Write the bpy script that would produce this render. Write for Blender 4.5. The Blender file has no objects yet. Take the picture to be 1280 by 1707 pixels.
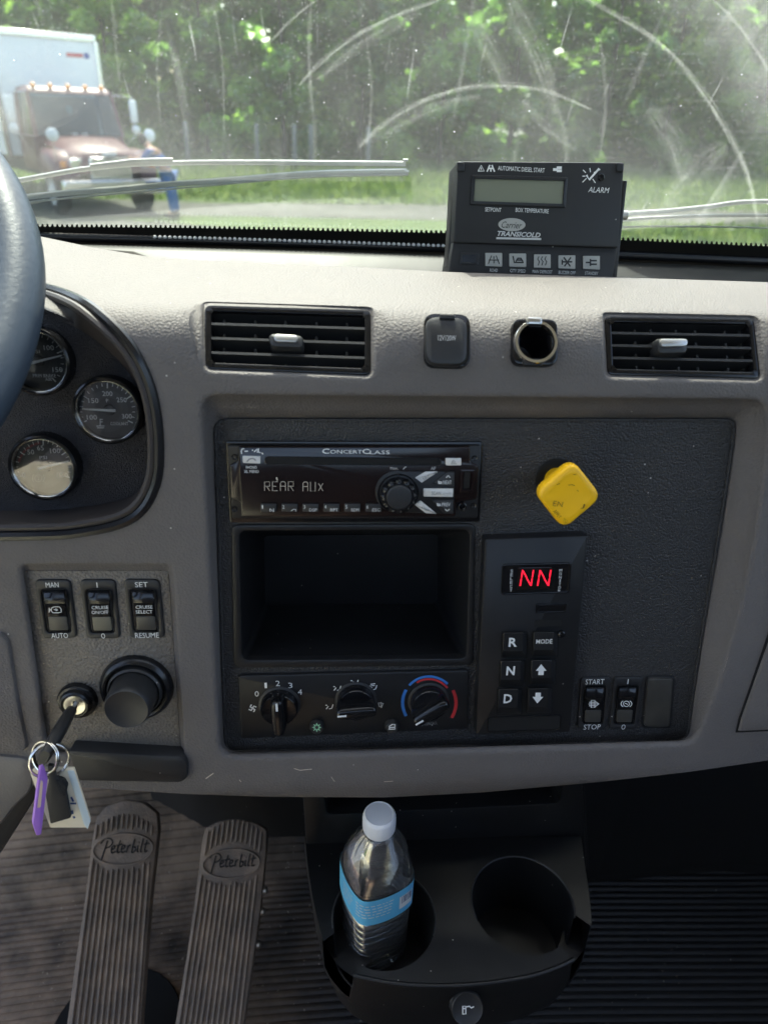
import bpy, bmesh, math, random
from mathutils import Vector as V, Matrix
from mathutils.geometry import delaunay_2d_cdt
random.seed(7)
SC = bpy.context.scene
COL = SC.collection
rad = math.radians

# ------------------------------------------------------------------ camera
CAM = V((0, 0, 2.15)); FPX = 1183.0
PITCH, YAW, ROLL = rad(29), rad(-4.5), rad(1.8)
fw = V((-math.sin(YAW) * math.cos(PITCH), math.cos(YAW) * math.cos(PITCH), -math.sin(PITCH)))
rt0 = V((math.cos(YAW), math.sin(YAW), 0)); up0 = rt0.cross(fw)
rt = rt0 * math.cos(ROLL) + up0 * math.sin(ROLL); up = rt.cross(fw)
cd = bpy.data.cameras.new('camera'); cam = bpy.data.objects.new('camera', cd); COL.objects.link(cam)
cam.matrix_world = Matrix(((rt.x, up.x, -fw.x, CAM.x), (rt.y, up.y, -fw.y, CAM.y), (rt.z, up.z, -fw.z, CAM.z), (0, 0, 0, 1)))
cd.sensor_fit = 'HORIZONTAL'; cd.sensor_width = 36; cd.lens = 36 * FPX / 1280
cd.clip_start = 0.02; cd.clip_end = 600
cd.dof.use_dof = True; cd.dof.focus_distance = 0.60; cd.dof.aperture_fstop = 8.8
SC.camera = cam

# ------------------------------------------------------------------ sky, sun, exposure
SUN_EL, SUN_AZ = rad(57), rad(-11)          # azimuth from straight ahead (+y), positive to the right
wd = bpy.data.worlds.new('World'); SC.world = wd; wd.use_nodes = True
nt = wd.node_tree; nt.nodes.clear()
sk = nt.nodes.new('ShaderNodeTexSky'); sk.sky_type = 'NISHITA'; sk.sun_disc = False
sk.sun_elevation = SUN_EL; sk.sun_rotation = SUN_AZ; sk.air_density = 1.0; sk.dust_density = 3.5; sk.ozone_density = .6
bg = nt.nodes.new('ShaderNodeBackground'); bg.inputs[1].default_value = 0.15
wo = nt.nodes.new('ShaderNodeOutputWorld')
nt.links.new(sk.outputs[0], bg.inputs[0]); nt.links.new(bg.outputs[0], wo.inputs[0])
sl = bpy.data.lights.new('sun', 'SUN'); sl.energy = 2.3; sl.angle = rad(0.55); sl.color = (1, 0.965, 0.91)
so = bpy.data.objects.new('sun', sl); COL.objects.link(so)
sdir = V((math.sin(SUN_AZ) * math.cos(SUN_EL), math.cos(SUN_AZ) * math.cos(SUN_EL), math.sin(SUN_EL)))
so.rotation_euler = sdir.to_track_quat('Z', 'Y').to_euler(); so.location = sdir * 30
SC.view_settings.view_transform = 'Standard'; SC.view_settings.look = 'None'
SC.view_settings.exposure = 2.16; SC.view_settings.gamma = 1
SC.view_settings.use_white_balance = True; SC.view_settings.white_balance_temperature = 6750; SC.view_settings.white_balance_tint = 10
SC.cycles.max_bounces = 8; SC.cycles.diffuse_bounces = 3; SC.cycles.use_adaptive_sampling = True; SC.cycles.adaptive_threshold = .025; SC.cycles.transparent_max_bounces = 16
SC.cycles.sample_clamp_indirect = 6; SC.cycles.caustics_refractive = False; SC.cycles.caustics_reflective = False

# ------------------------------------------------------------------ helpers
def ray(px, py): return fw + rt * ((px - 640) / FPX) + up * ((853.5 - py) / FPX)
def proj(p):
    q = p - CAM; d = q.dot(fw)
    return 640 + FPX * q.dot(rt) / d, 853.5 - FPX * q.dot(up) / d
class Pl:
    def __init__(s, o, n, x=V((1, 0, 0))):
        s.o = V(o); s.n = V(n).normalized(); x = V(x); s.x = (x - s.n * x.dot(s.n)).normalized(); s.y = s.n.cross(s.x)
    def hit(s, px, py, h=0.0):
        d = ray(px, py); o = s.o + s.n * h
        return CAM + d * ((o - CAM).dot(s.n) / d.dot(s.n))
    def at(s, px, py, h=0.0):
        q = s.hit(px, py, h) - s.o
        return V((q.dot(s.x), q.dot(s.y)))
    def w(s, a, b, h=0.0): return s.o + s.x * a + s.y * b + s.n * h
    def sh(s, h): return Pl(s.o + s.n * h, s.n, s.x)
def poly(pl, pts, h=0.0):
    r = [pl.at(p[0], p[1], h) for p in pts]
    return ccw(r)
def area(r): return sum(r[i - 1].x * r[i].y - r[i].x * r[i - 1].y for i in range(len(r))) / 2
def ccw(r): return r if area(r) > 0 else r[::-1]
def rnd(r, rr, n=4):
    """round polygon corners; rr one radius or one per corner (0 keeps the point)"""
    out = []; m = len(r)
    if not isinstance(rr, (list, tuple)): rr = [rr] * m
    for i in range(m):
        p, a, b = r[i], r[i - 1], r[(i + 1) % m]
        if rr[i] <= 0: out.append(p.copy()); continue
        d1, d2 = (a - p), (b - p)
        k = min(rr[i], d1.length * .48, d2.length * .48)
        q1, q2 = p + d1.normalized() * k, p + d2.normalized() * k
        for j in range(n + 1):
            t = j / n; out.append(q1 * (1 - t) ** 2 + p * 2 * t * (1 - t) + q2 * t * t)
    return out
def off(r, d):
    """offset a ccw polygon inwards by d"""
    out = []; m = len(r)
    for i in range(m):
        e1 = r[i] - r[i - 1]; e2 = r[(i + 1) % m] - r[i]
        if e1.length < 1e-9: e1 = e2
        if e2.length < 1e-9: e2 = e1
        e1 = e1.normalized(); e2 = e2.normalized()
        n1 = V((-e1.y, e1.x)); n2 = V((-e2.y, e2.x)); b = n1 + n2
        if b.length < 1e-6: b = n1
        b.normalize(); out.append(r[i] + b * (d / max(.45, b.dot(n1))))
    return out
def rrect(cx, cy, w, h, r, n=4):
    return rnd([V((cx - w / 2, cy - h / 2)), V((cx + w / 2, cy - h / 2)), V((cx + w / 2, cy + h / 2)), V((cx - w / 2, cy + h / 2))], r, n)
def circ(c, r, n=32): return [V((c[0] + r * math.cos(2 * math.pi * i / n), c[1] + r * math.sin(2 * math.pi * i / n))) for i in range(n)]

LOC = {}
def mk(name, verts, faces, mat, parent=None, smooth=35, loc=None, uv=None):
    L = V(loc) if loc is not None else (LOC[parent] if parent is not None else V((0, 0, 0)))
    me = bpy.data.meshes.new(name)
    me.from_pydata([tuple(V(v) - L) for v in verts], [], faces)
    if uv:
        ul = me.uv_layers.new(name='UVMap')
        for lp in me.loops: ul.data[lp.index].uv = uv[lp.vertex_index]
    bm = bmesh.new(); bm.from_mesh(me); bmesh.ops.recalc_face_normals(bm, faces=bm.faces); bm.to_mesh(me); bm.free()
    if smooth:
        me.shade_smooth()
        me.set_sharp_from_angle(angle=rad(smooth))
    me.materials.append(M[mat] if isinstance(mat, str) else mat)
    o = bpy.data.objects.new(name, me); COL.objects.link(o)
    LOC[o] = L
    if parent is not None: o.parent = parent
    else: o.location = L
    return o
def tag(o, label=None, cat=None, group=None, kind=None):
    if label: o['label'] = label
    if cat: o['category'] = cat
    if group: o['group'] = group
    if kind: o['kind'] = kind
    return o
def thing(name, label, cat, loc, group=None, rz=0):
    o = bpy.data.objects.new(name, None); COL.objects.link(o); o.location = V(loc); o.empty_display_size = .02
    o.rotation_euler.z = rz
    LOC[o] = V(loc) if rz == 0 else V((0, 0, 0))
    return tag(o, label, cat, group)
class MB:
    def __init__(s): s.v = []; s.f = []; s.uv = []
    def loft(s, rings, c0=True, c1=True, closed=True):
        b = len(s.v); n = len(rings[0])
        for r in rings: s.v += [V(p) for p in r]
        for i in range(len(rings) - 1):
            for j in range(n if closed else n - 1):
                k = (j + 1) % n; s.f.append((b + i * n + j, b + i * n + k, b + (i + 1) * n + k, b + (i + 1) * n + j))
        if c0: s.f.append(tuple(b + j for j in range(n))[::-1])
        if c1: s.f.append(tuple(b + (len(rings) - 1) * n + j for j in range(n)))
        return s
    def plate(s, pl, out, h0, h1, bev=0.0, c0=True):
        W = lambda r, h: [pl.w(p.x, p.y, h) for p in r]
        if bev > 0: R = [W(out, h0), W(out, h1 - bev), W(off(out, bev * .3), h1 - bev * .3), W(off(out, bev), h1)]
        else: R = [W(out, h0), W(out, h1)]
        return s.loft(R, c0, True)
    def frame(s, pl, outer, inner, h0, h1, bev=0.0, hin=None):
        W = lambda r, h: [pl.w(p.x, p.y, h) for p in r]
        hin = h0 if hin is None else hin; b = max(bev, 1e-5)
        return s.loft([W(outer, h0), W(outer, h1 - b), W(off(outer, b * .3), h1 - b * .3), W(off(outer, b), h1), W(off(inner, -b), h1), W(off(inner, -b * .3), h1 - b * .3), W(inner, h1 - b), W(inner, hin)], False, False)
    def lathe(s, pl, c, prof, n=32, c0=False, c1=False, sq=None):
        R = []
        for (r, h) in prof:
            R.append([pl.w(c[0] + r * math.cos(2 * math.pi * i / n), c[1] + r * math.sin(2 * math.pi * i / n), h) for i in range(n)])
        return s.loft(R, c0, c1)
    def tube(s, pts, r, n=8, caps=True, closed=False):
        pts = [V(p) for p in pts]; R = []; m = len(pts); prev = None
        for i, p in enumerate(pts):
            t = (pts[(i + 1) % m] - pts[i - 1]) if closed else (pts[min(i + 1, m - 1)] - pts[max(i - 1, 0)])
            t.normalize()
            a = prev if prev is not None else (V((0, 0, 1)) if abs(t.z) < .9 else V((1, 0, 0)))
            x = (a - t * a.dot(t)).normalized(); y = t.cross(x); prev = x
            rr = r[i] if isinstance(r, (list, tuple)) else r
            R.append([p + x * (rr * math.cos(2 * math.pi * j / n)) + y * (rr * math.sin(2 * math.pi * j / n)) for j in range(n)])
        if closed: R.append(R[0])
        return s.loft(R, caps and not closed, caps and not closed)
    def box(s, x0, x1, y0, y1, z0, z1):
        b = len(s.v)
        s.v += [V(p) for p in ((x0, y0, z0), (x1, y0, z0), (x1, y1, z0), (x0, y1, z0), (x0, y0, z1), (x1, y0, z1), (x1, y1, z1), (x0, y1, z1))]
        for q in ((0, 3, 2, 1), (4, 5, 6, 7), (0, 1, 5, 4), (1, 2, 6, 5), (2, 3, 7, 6), (3, 0, 4, 7)): s.f.append(tuple(b + k for k in q))
        return s
    def ribbon(s, pl, pts, w, h, closed=False):
        """flat printed stroke through local points"""
        m = len(pts); L = []; Rr = []
        for i in range(m):
            t = (pts[(i + 1) % m] - pts[i - 1]) if closed else (pts[min(i + 1, m - 1)] - pts[max(i - 1, 0)])
            if t.length < 1e-9: t = V((1, 0))
            t.normalize(); n = V((-t.y, t.x)) * (w / 2)
            if not closed and i == 0: q = pts[i] - t * w * .3
            elif not closed and i == m - 1: q = pts[i] + t * w * .3
            else: q = pts[i]
            L.append(q + n); Rr.append(q - n)
        b = len(s.v)
        for i in range(m): s.v += [pl.w(L[i].x, L[i].y, h), pl.w(Rr[i].x, Rr[i].y, h)]
        for i in range(m if closed else m - 1):
            k = (i + 1) % m; s.f.append((b + 2 * i, b + 2 * i + 1, b + 2 * k + 1, b + 2 * k))
        return s
    def disc(s, pl, c, r, h, n=20):
        b = len(s.v); s.v += [pl.w(p.x, p.y, h) for p in circ(c, r, n)]; s.f.append(tuple(range(b, b + n))); return s
    def flat(s, pl, out, h):
        b = len(s.v); s.v += [pl.w(p.x, p.y, h) for p in out]; s.f.append(tuple(range(b, b + len(out)))); return s
    def mk(s, name, mat, parent=None, smooth=35, loc=None, uv=None): return mk(name, s.v, s.f, mat, parent, smooth, loc, uv)

def inside(p, r):
    c = False; j = len(r) - 1
    for i in range(len(r)):
        if (r[i].y > p.y) != (r[j].y > p.y) and p.x < (r[j].x - r[i].x) * (p.y - r[i].y) / (r[j].y - r[i].y) + r[i].x: c = not c
        j = i
    return c
def cdt_sheet(outer, holes, step):
    """triangulated flat sheet with holes and interior grid points -> pts, tris"""
    pts = []; edges = []
    for lp in [outer] + holes:
        b = len(pts); pts += [V(p) for p in lp]; edges += [(b + i, b + (i + 1) % len(lp)) for i in range(len(lp))]
    x0 = min(p.x for p in outer); x1 = max(p.x for p in outer); y0 = min(p.y for p in outer); y1 = max(p.y for p in outer)
    if step:
        sx, sy = step
        for j in range(1, int((y1 - y0) / sy) + 1):
            for i in range(1, int((x1 - x0) / sx) + 1):
                q = V((x0 + i * sx, y0 + j * sy))
                if inside(q, outer) and not any(inside(q, h) for h in holes): pts.append(q)
    vo, eo, fo, *_ = delaunay_2d_cdt(pts, edges, [], 0, 1e-7)
    keep = []
    for f in fo:
        c = V((0, 0))
        for i in f: c += vo[i]
        c /= len(f)
        if inside(c, outer) and not any(inside(c, h) for h in holes): keep.append(tuple(f))
    return vo, keep

def text(s, pl, px, py, w, hgt, mat, parent, h=0.0, rot=0.0, shear=0.0, bold=0.0, name='lettering'):
    """lettering printed on a plane: centre, width and height in photograph pixels at that plane"""
    cu = bpy.data.curves.new('t', 'FONT'); cu.body = s; cu.shear = shear; cu.resolution_u = 2; cu.offset = bold
    to = bpy.data.objects.new('t', cu); me = to.to_mesh()
    vs = [v.co.copy() for v in me.vertices]; fs = [tuple(p.vertices) for p in me.polygons]
    to.to_mesh_clear(); bpy.data.objects.remove(to); bpy.data.curves.remove(cu)
    if not vs: return None
    x0 = min(v.x for v in vs); x1 = max(v.x for v in vs); y0 = min(v.y for v in vs); y1 = max(v.y for v in vs)
    c = pl.at(px, py, h); k = (pl.at(px + 5, py, h) - pl.at(px - 5, py, h)).length / 10; ky = (pl.at(px, py + 5, h) - pl.at(px, py - 5, h)).length / 10
    sx = w * k / max(1e-6, x1 - x0); sy = hgt * ky / max(1e-6, y1 - y0); ca, sa = math.cos(rad(rot)), math.sin(rad(rot))
    out = []
    for v in vs:
        a = (v.x - (x0 + x1) / 2) * sx; b = (v.y - (y0 + y1) / 2) * sy
        out.append(pl.w(c.x + a * ca - b * sa, c.y + a * sa + b * ca, h))
    return mk(name, out, fs, mat, parent, smooth=0)
def strokes(lines, pl, mat, parent, w=1.6, h=0.0, name='icon', closed=False):
    """printed strokes given as photograph pixel polylines on a plane"""
    m = MB(); k = (pl.at(lines[0][0][0] + 5, lines[0][0][1], h) - pl.at(lines[0][0][0] - 5, lines[0][0][1], h)).length / 10
    for l in lines: m.ribbon(pl, [pl.at(p[0], p[1], h) for p in l], w * k, h, closed)
    return m.mk(name, mat, parent, smooth=0)
def arcpx(cx, cy, rx, ry, a0, a1, n=12):
    return [(cx + rx * math.cos(rad(a0 + (a1 - a0) * i / n)), cy - ry * math.sin(rad(a0 + (a1 - a0) * i / n))) for i in range(n + 1)]

# ------------------------------------------------------------------ materials
M = {}
def mat(name, col, rough=.5, metal=0.0, bump=None, spec=.5, var=None, coat=0.0, emit=None, sheen=0, dust=0.0, trans=0.0, ior=1.45, grad=None, vr=(.42, .72)):
    m = bpy.data.materials.new(name); m.use_nodes = True; t = m.node_tree; b = t.nodes['Principled BSDF']
    b.inputs['Base Color'].default_value = (*col, 1); b.inputs['Roughness'].default_value = rough; b.inputs['Metallic'].default_value = metal
    b.inputs['Specular IOR Level'].default_value = spec; b.inputs['Coat Weight'].default_value = coat; b.inputs['Coat Roughness'].default_value = .08
    b.inputs['Transmission Weight'].default_value = trans; b.inputs['IOR'].default_value = ior
    N = t.nodes.new; Lk = t.links.new
    tc = N('ShaderNodeTexCoord')
    if emit: b.inputs['Emission Color'].default_value = (*emit[0], 1); b.inputs['Emission Strength'].default_value = emit[1]
    if bump:
        last = None
        for (kind, scale, strength, dist) in bump:
            if kind == 'v':
                x = N('ShaderNodeTexVoronoi'); x.feature = 'F1'; x.inputs['Scale'].default_value = scale; o = x.outputs['Distance']
                Lk(tc.outputs['Object'], x.inputs['Vector'])
            else:
                x = N('ShaderNodeTexNoise'); x.inputs['Scale'].default_value = scale; x.inputs['Detail'].default_value = 3; o = x.outputs['Fac']; Lk(tc.outputs['Object'], x.inputs['Vector'])
            bp = N('ShaderNodeBump'); bp.inputs['Strength'].default_value = strength; bp.inputs['Distance'].default_value = dist; bp.invert = kind == 'v'
            Lk(o, bp.inputs['Height'])
            if last: Lk(last.outputs[0], bp.inputs['Normal'])
            last = bp
        Lk(last.outputs[0], b.inputs['Normal'])
    if var:
        (scale, amt, c2) = var
        ns = N('ShaderNodeTexNoise'); ns.inputs['Scale'].default_value = scale; ns.inputs['Detail'].default_value = 6; ns.inputs['Roughness'].default_value = .65
        Lk(tc.outputs['Object'], ns.inputs['Vector'])
        rp = N('ShaderNodeValToRGB'); rp.color_ramp.elements[0].position = vr[0]; rp.color_ramp.elements[1].position = vr[1]
        rp.color_ramp.elements[0].color = (0, 0, 0, 1); rp.color_ramp.elements[1].color = (amt, amt, amt, 1)
        mx = N('ShaderNodeMixRGB'); mx.inputs[1].default_value = (*col, 1); mx.inputs[2].default_value = (*c2, 1)
        Lk(ns.outputs['Fac'], rp.inputs[0]); Lk(rp.outputs[0], mx.inputs[0])
        if grad:     # second colour limited to one side (object x), painting that side as lit
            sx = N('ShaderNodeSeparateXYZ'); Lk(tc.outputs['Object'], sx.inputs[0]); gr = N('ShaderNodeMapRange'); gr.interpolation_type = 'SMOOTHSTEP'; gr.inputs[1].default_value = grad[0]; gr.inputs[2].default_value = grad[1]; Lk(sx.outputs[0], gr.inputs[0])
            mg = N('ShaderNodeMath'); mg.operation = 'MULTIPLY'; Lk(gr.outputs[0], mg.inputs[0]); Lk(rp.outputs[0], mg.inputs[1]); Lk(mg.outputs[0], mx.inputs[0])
        Lk(mx.outputs[0], b.inputs['Base Color'])
        mr = N('ShaderNodeMapRange'); mr.inputs[3].default_value = max(0, rough - .07); mr.inputs[4].default_value = min(1, rough + .12); Lk(ns.outputs['Fac'], mr.inputs[0]); Lk(mr.outputs[0], b.inputs['Roughness'])
    if dust:
        # scattered pale dust specks
        x = N('ShaderNodeTexVoronoi'); x.inputs['Scale'].default_value = 170; Lk(tc.outputs['Object'], x.inputs['Vector'])
        lt = N('ShaderNodeMath'); lt.operation = 'LESS_THAN'; lt.inputs[1].default_value = .11; Lk(x.outputs['Distance'], lt.inputs[0])
        sp = N('ShaderNodeSeparateColor'); Lk(x.outputs['Color'], sp.inputs[0])
        g = N('ShaderNodeMath'); g.operation = 'GREATER_THAN'; g.inputs[1].default_value = 1 - dust; Lk(sp.outputs[0], g.inputs[0])
        mu = N('ShaderNodeMath'); mu.operation = 'MULTIPLY'; Lk(lt.outputs[0], mu.inputs[0]); Lk(g.outputs[0], mu.inputs[1])
        mx2 = N('ShaderNodeMixRGB'); mx2.inputs[2].default_value = (.42, .39, .35, 1); Lk(mu.outputs[0], mx2.inputs[0])
        src = b.inputs['Base Color'].links
        if src: Lk(src[0].from_socket, mx2.inputs[1])
        else: mx2.inputs[1].default_value = (*col, 1)
        Lk(mx2.outputs[0], b.inputs['Base Color'])
    M[name] = m; return m
mat('dash', (.126, .113, .106), .62, bump=[('v', 540, .48, .0009)], spec=.32, var=(7, .6, (.162, .145, .134)), dust=.03)
mat('dash_panel', (.170, .148, .124), .50, bump=[('v', 480, .8, .0012)], var=(14, .4, (.19, .165, .14)), dust=.03)
mat('dash_smooth', (.135, .122, .113), .42, bump=[('v', 500, .15, .0006)], var=(11, .4, (.18, .16, .145)), dust=.04)
mat('panel', (.029, .028, .028), .42, bump=[('v', 620, .8, .0010)], var=(9, .6, (.042, .039, .036)), dust=.03)
mat('cluster', (.040, .038, .042), .50, bump=[('v', 1000, 1.0, .0016)], dust=.02)
mat('cluster_wall', (.040, .033, .031), .5, bump=[('n', 700, .15, .0004)])
mat('satin', (.011, .011, .012), .38, bump=[('n', 900, .12, .0003)], var=(20, .35, (.020, .020, .020)), dust=.035)
mat('satin2', (.021, .021, .022), .40, bump=[('n', 900, .12, .0003)], var=(20, .4, (.03, .029, .028)), dust=.04)
mat('gloss', (.006, .006, .007), .16, var=(25, .4, (.012, .011, .011)), dust=.02)
mat('radio_face', (.010, .006, .006), .14, var=(14, .5, (.02, .009, .008)), dust=.02)
mat('void', (.004, .004, .004), .8)
mat('rubber', (.016, .016, .017), .55, bump=[('n', 400, .2, .0004)], dust=.02)
mat('rubber_gloss', (.010, .010, .011), .25)
mat('white_print', (.74, .74, .72), .6)
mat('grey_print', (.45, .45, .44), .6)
mat('dim_print', (.22, .22, .22), .6)
mat('grey_key', (.31, .31, .285), .5, var=(60, .4, (.37, .37, .34)))
mat('white_button', (.66, .65, .62), .4, var=(80, .4, (.55, .52, .48)))
mat('lens_grey', (.040, .038, .034), .35, var=(40, .5, (.075, .07, .06)))
mat('lens_olive', (.105, .096, .072), .38, var=(40, .5, (.14, .13, .10)))
mat('chrome', (.72, .70, .66), .16, metal=1.0)
mat('steel', (.60, .58, .54), .28, metal=1.0, bump=[('n', 500, .1, .0003)])
mat('silver', (.52, .51, .48), .34, metal=.85, var=(60, .4, (.4, .39, .36)))
mat('yellow', (.90, .49, .010), .36, bump=[('n', 120, .06, .001)], var=(40, .4, (.80, .44, .015)))
mat('yellow_mark', (.16, .09, .01), .6)
mat('lcd', (.155, .165, .115), .45, var=(20, .3, (.13, .14, .10)))
mat('led_red', (.4, .01, .02), .5, emit=((1, .010, .035), .42))
mat('vfd', (.2, .2, .18), .5, emit=((.9, .86, .74), .035))
mat('green_print', (.35, .72, .45), .5)
mat('blue_paint', (.03, .16, .48), .5)
mat('red_paint', (.50, .03, .035), .5)
mat('red_dim', (.16, .02, .022), .5)
mat('dial', (.028, .028, .029), .45)
mat('dial2', (.05, .05, .052), .45)
mat('needle', (.80, .79, .76), .45)
mat('wheel_leather', (.034, .048, .068), .42, bump=[('n', 260, .3, .0008)], var=(20, .4, (.045, .06, .08)))
mat('mat_rubber', (.014, .014, .0145), .46, bump=[('n', 200, .35, .0010)], var=(9, 1.0, (.36, .255, .175)), dust=.05, grad=(.05, -.20), vr=(.30, .62))  # side light from the left painted into the colour: brown left, black right
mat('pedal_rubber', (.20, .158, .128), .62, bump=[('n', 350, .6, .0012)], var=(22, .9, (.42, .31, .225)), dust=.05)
mat('carpet', (.008, .009, .010), .85, bump=[('n', 600, .8, .002)])
mat('engine_cover', (.030, .028, .027), .5, bump=[('n', 300, .3, .0008)], var=(14, .5, (.045, .04, .036)), dust=.03)
mat('console', (.0065, .0065, .007), .42, bump=[('n', 1200, .2, .0003)], var=(18, .3, (.017, .017, .017)), dust=.04)
mat('cap_white', (.80, .80, .80), .35, bump=[('n', 200, .05, .0005)])
mat('cream', (.74, .66, .50), .55, var=(120, .5, (.66, .56, .40)))
mat('pale_blue', (.52, .60, .62), .4)
mat('ink', (.02, .05, .16), .5)
mat('purple', (.38, .17, .62), .35, var=(60, .4, (.45, .25, .68)))
mat('peach', (.75, .55, .42), .5)
mat('wiper', (.74, .72, .67), .5, var=(30, .6, (.70, .67, .62)), bump=[('n', 300, .2, .001)])
mat('wiper_dark', (.06, .065, .07), .5, var=(30, .6, (.12, .12, .12)))
mat('frit', (.012, .012, .012), .3)
mat('trough', (.010, .010, .009), .5, var=(16, .5, (.028, .025, .022)), dust=.06)
mat('head_liner', (.62, .60, .56), .8)
mat('controller', (.009, .009, .0095), .55, bump=[('n', 900, .12, .0003)], var=(20, .4, (.018, .018, .018)), dust=.03)
mat('seat', (.05, .05, .055), .7)
mat('pale_dust', (.55, .47, .38), .8)

def glassy(name, tint, refl, rough=.02, base=0.0, haze=0.0):
    m = bpy.data.materials.new(name); m.use_nodes = True; t = m.node_tree; t.nodes.clear(); N = t.nodes.new; Lk = t.links.new
    o = N('ShaderNodeOutputMaterial'); tr = N('ShaderNodeBsdfTransparent'); tr.inputs[0].default_value = (*tint, 1)
    gl = N('ShaderNodeBsdfGlossy'); gl.inputs['Roughness'].default_value = rough
    fr = N('ShaderNodeFresnel'); fr.inputs[0].default_value = 1.5
    mu = N('ShaderNodeMath'); mu.operation = 'MULTIPLY_ADD'; mu.use_clamp = True; mu.inputs[1].default_value = refl; mu.inputs[2].default_value = base; Lk(fr.outputs[0], mu.inputs[0])
    mx = N('ShaderNodeMixShader'); Lk(mu.outputs[0], mx.inputs[0]); Lk(tr.outputs[0], mx.inputs[1]); Lk(gl.outputs[0], mx.inputs[2]); last = mx
    if haze:
        df = N('ShaderNodeBsdfDiffuse'); df.inputs[0].default_value = (.9, .92, .93, 1); tl = N('ShaderNodeBsdfTranslucent'); tl.inputs[0].default_value = (.9, .92, .93, 1); md = N('ShaderNodeMixShader'); Lk(df.outputs[0], md.inputs[1]); Lk(tl.outputs[0], md.inputs[2])
        m2 = N('ShaderNodeMixShader'); m2.inputs[0].default_value = haze; Lk(mx.outputs[0], m2.inputs[1]); Lk(md.outputs[0], m2.inputs[2]); last = m2
    Lk(last.outputs[0], o.inputs[0])
    M[name] = m; return m
glassy('lens_glass', (.97, .97, .96), 3.0, .03)
glassy('bottle_shell', (.95, .97, .98), 3.2, .03, .20, .06)
glassy('truck_glass', (.45, .58, .62), 1.6, .02)
glassy('water', (.96, .98, .98), 2.8, .03, .14, .0)
# ------------------------------------------------------------------ dashboard planes and skin
TILT = rad(10)
F = Pl(CAM + ray(640, 950) * .545, (0, -math.cos(TILT), math.sin(TILT)))
S = F.sh(.020)
V_UP = S.at(640, 622).y; V_DN = S.at(640, 1286).y
def sst(t): t = max(0., min(1., t)); return t * t * (3 - 2 * t)
def theta(v):
    a = 10.0
    if v > V_UP: a += 79 * sst((v - V_UP) / .064)
    if v < V_DN: a -= 30 * sst((V_DN - v) / .03)
    return rad(a)
DV = .0005; VMIN, VMAX = -.30, .62
tab = {}
p = S.o.copy(); k = 0; tab[0] = p.copy()
while k * DV < VMAX:
    a = theta((k + .5) * DV); p = p + V((0, math.sin(a), math.cos(a))) * DV; k += 1; tab[k] = p.copy()
KMAX = k; p = S.o.copy(); k = 0
while k * DV > VMIN:
    a = theta((k - .5) * DV); p = p - V((0, math.sin(a), math.cos(a))) * DV; k -= 1; tab[k] = p.copy()
KMIN = k
def surf(u, v, h=0.0):
    x = max(KMIN, min(KMAX - 1e-6, v / DV)); i = math.floor(x); q = tab[i].lerp(tab[min(i + 1, KMAX)], x - i); a = theta(v)
    return V((q.x + u, q.y - math.cos(a) * h, q.z + math.sin(a) * h))
def inv(px, py, h=0.0):
    best = None
    # march along the ray in v: find the first crossing of the profile
    d = ray(px, py)
    for s in range(KMIN, KMAX, 4):
        q = tab[s]; a = theta(s * DV); qy, qz = q.y - math.cos(a) * h, q.z + math.sin(a) * h
        t = (qy - CAM.y) / d.y
        e = (CAM.z + d.z * t) - qz
        if best is not None and (best[0] <= 0) != (e <= 0):
            k0 = best[0] / (best[0] - e); v = (best[1] + (s - best[1]) * k0) * DV; break
        best = (e, s)
    else: v = VMAX
    y = surf(0, v, h).y; t = (y - CAM.y) / d.y
    return V((d.x * t + CAM.x - S.o.x, v))
def dense(pts, n):
    out = []
    for i in range(len(pts)):
        a, b = V(pts[i]), V(pts[(i + 1) % len(pts)]); m = max(1, int((b - a).length / n))
        out += [tuple(a.lerp(b, j / m)) for j in range(m)]
    return out
def spline(pts, n=8):
    P2 = []
    for i in range(len(pts) - 1):
        p0 = V(pts[max(i - 1, 0)]); p1 = V(pts[i]); p2 = V(pts[i + 1]); p3 = V(pts[min(i + 2, len(pts) - 1)])
        for j in range(n):
            t_ = j / n; P2.append(.5 * ((2 * p1) + (-p0 + p2) * t_ + (2 * p0 - 5 * p1 + 4 * p2 - p3) * t_ * t_ + (-p0 + 3 * p1 - 3 * p2 + p3) * t_ ** 3))
    return P2 + [V(pts[-1])]
def surf_plane(x, yb, yt, hb, ht):
    b = inv(x, yb); t = inv(x, yt); P0 = surf(b.x, b.y, hb); P1 = surf(b.x, t.y, ht)
    yy = (P1 - P0).normalized(); return Pl(P0, V((1, 0, 0)).cross(yy))

REC_RIM = [(336, 660), (1276, 668), (1278, 720), (1271, 800), (1256, 900), (1236, 1000), (1212, 1090), (1186, 1170), (1158, 1240), (368, 1264)]
REC_R = [.012, .018, 0, 0, 0, 0, 0, 0, .012, .014]
REC_IN = [(356, 697), (1226, 697), (1222, 735), (1212, 805), (1199, 890), (1185, 970), (1172, 1050), (1160, 1130), (1146, 1236), (374, 1254)]
CLU_RIM = [(-230, 470), (0, 466), (75, 477), (130, 496), (180, 532), (224, 582), (252, 642), (264, 700), (267, 760), (262, 806), (240, 850), (200, 876), (130, 890), (60, 895), (-230, 897)]
CLU_IN = [(-225, 500), (0, 500), (75, 520), (125, 543), (170, 573), (208, 610), (236, 655), (246, 700), (248, 755), (244, 795), (228, 822), (190, 837), (125, 847), (60, 851), (-225, 853)]
VL_RIM = [(338, 503), (621, 512), (622, 628), (339, 618)]
VL_IN = [(344, 511), (616, 519), (616, 623), (344, 613)]
VR_RIM = [(1004, 521), (1262, 527), (1273, 635), (1008, 629)]
VR_IN = [(1009, 529), (1253, 533), (1264, 629), (1013, 623)]
SW_RIM = [(34, 944), (284, 944), (306, 1262), (78, 1258)]
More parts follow.
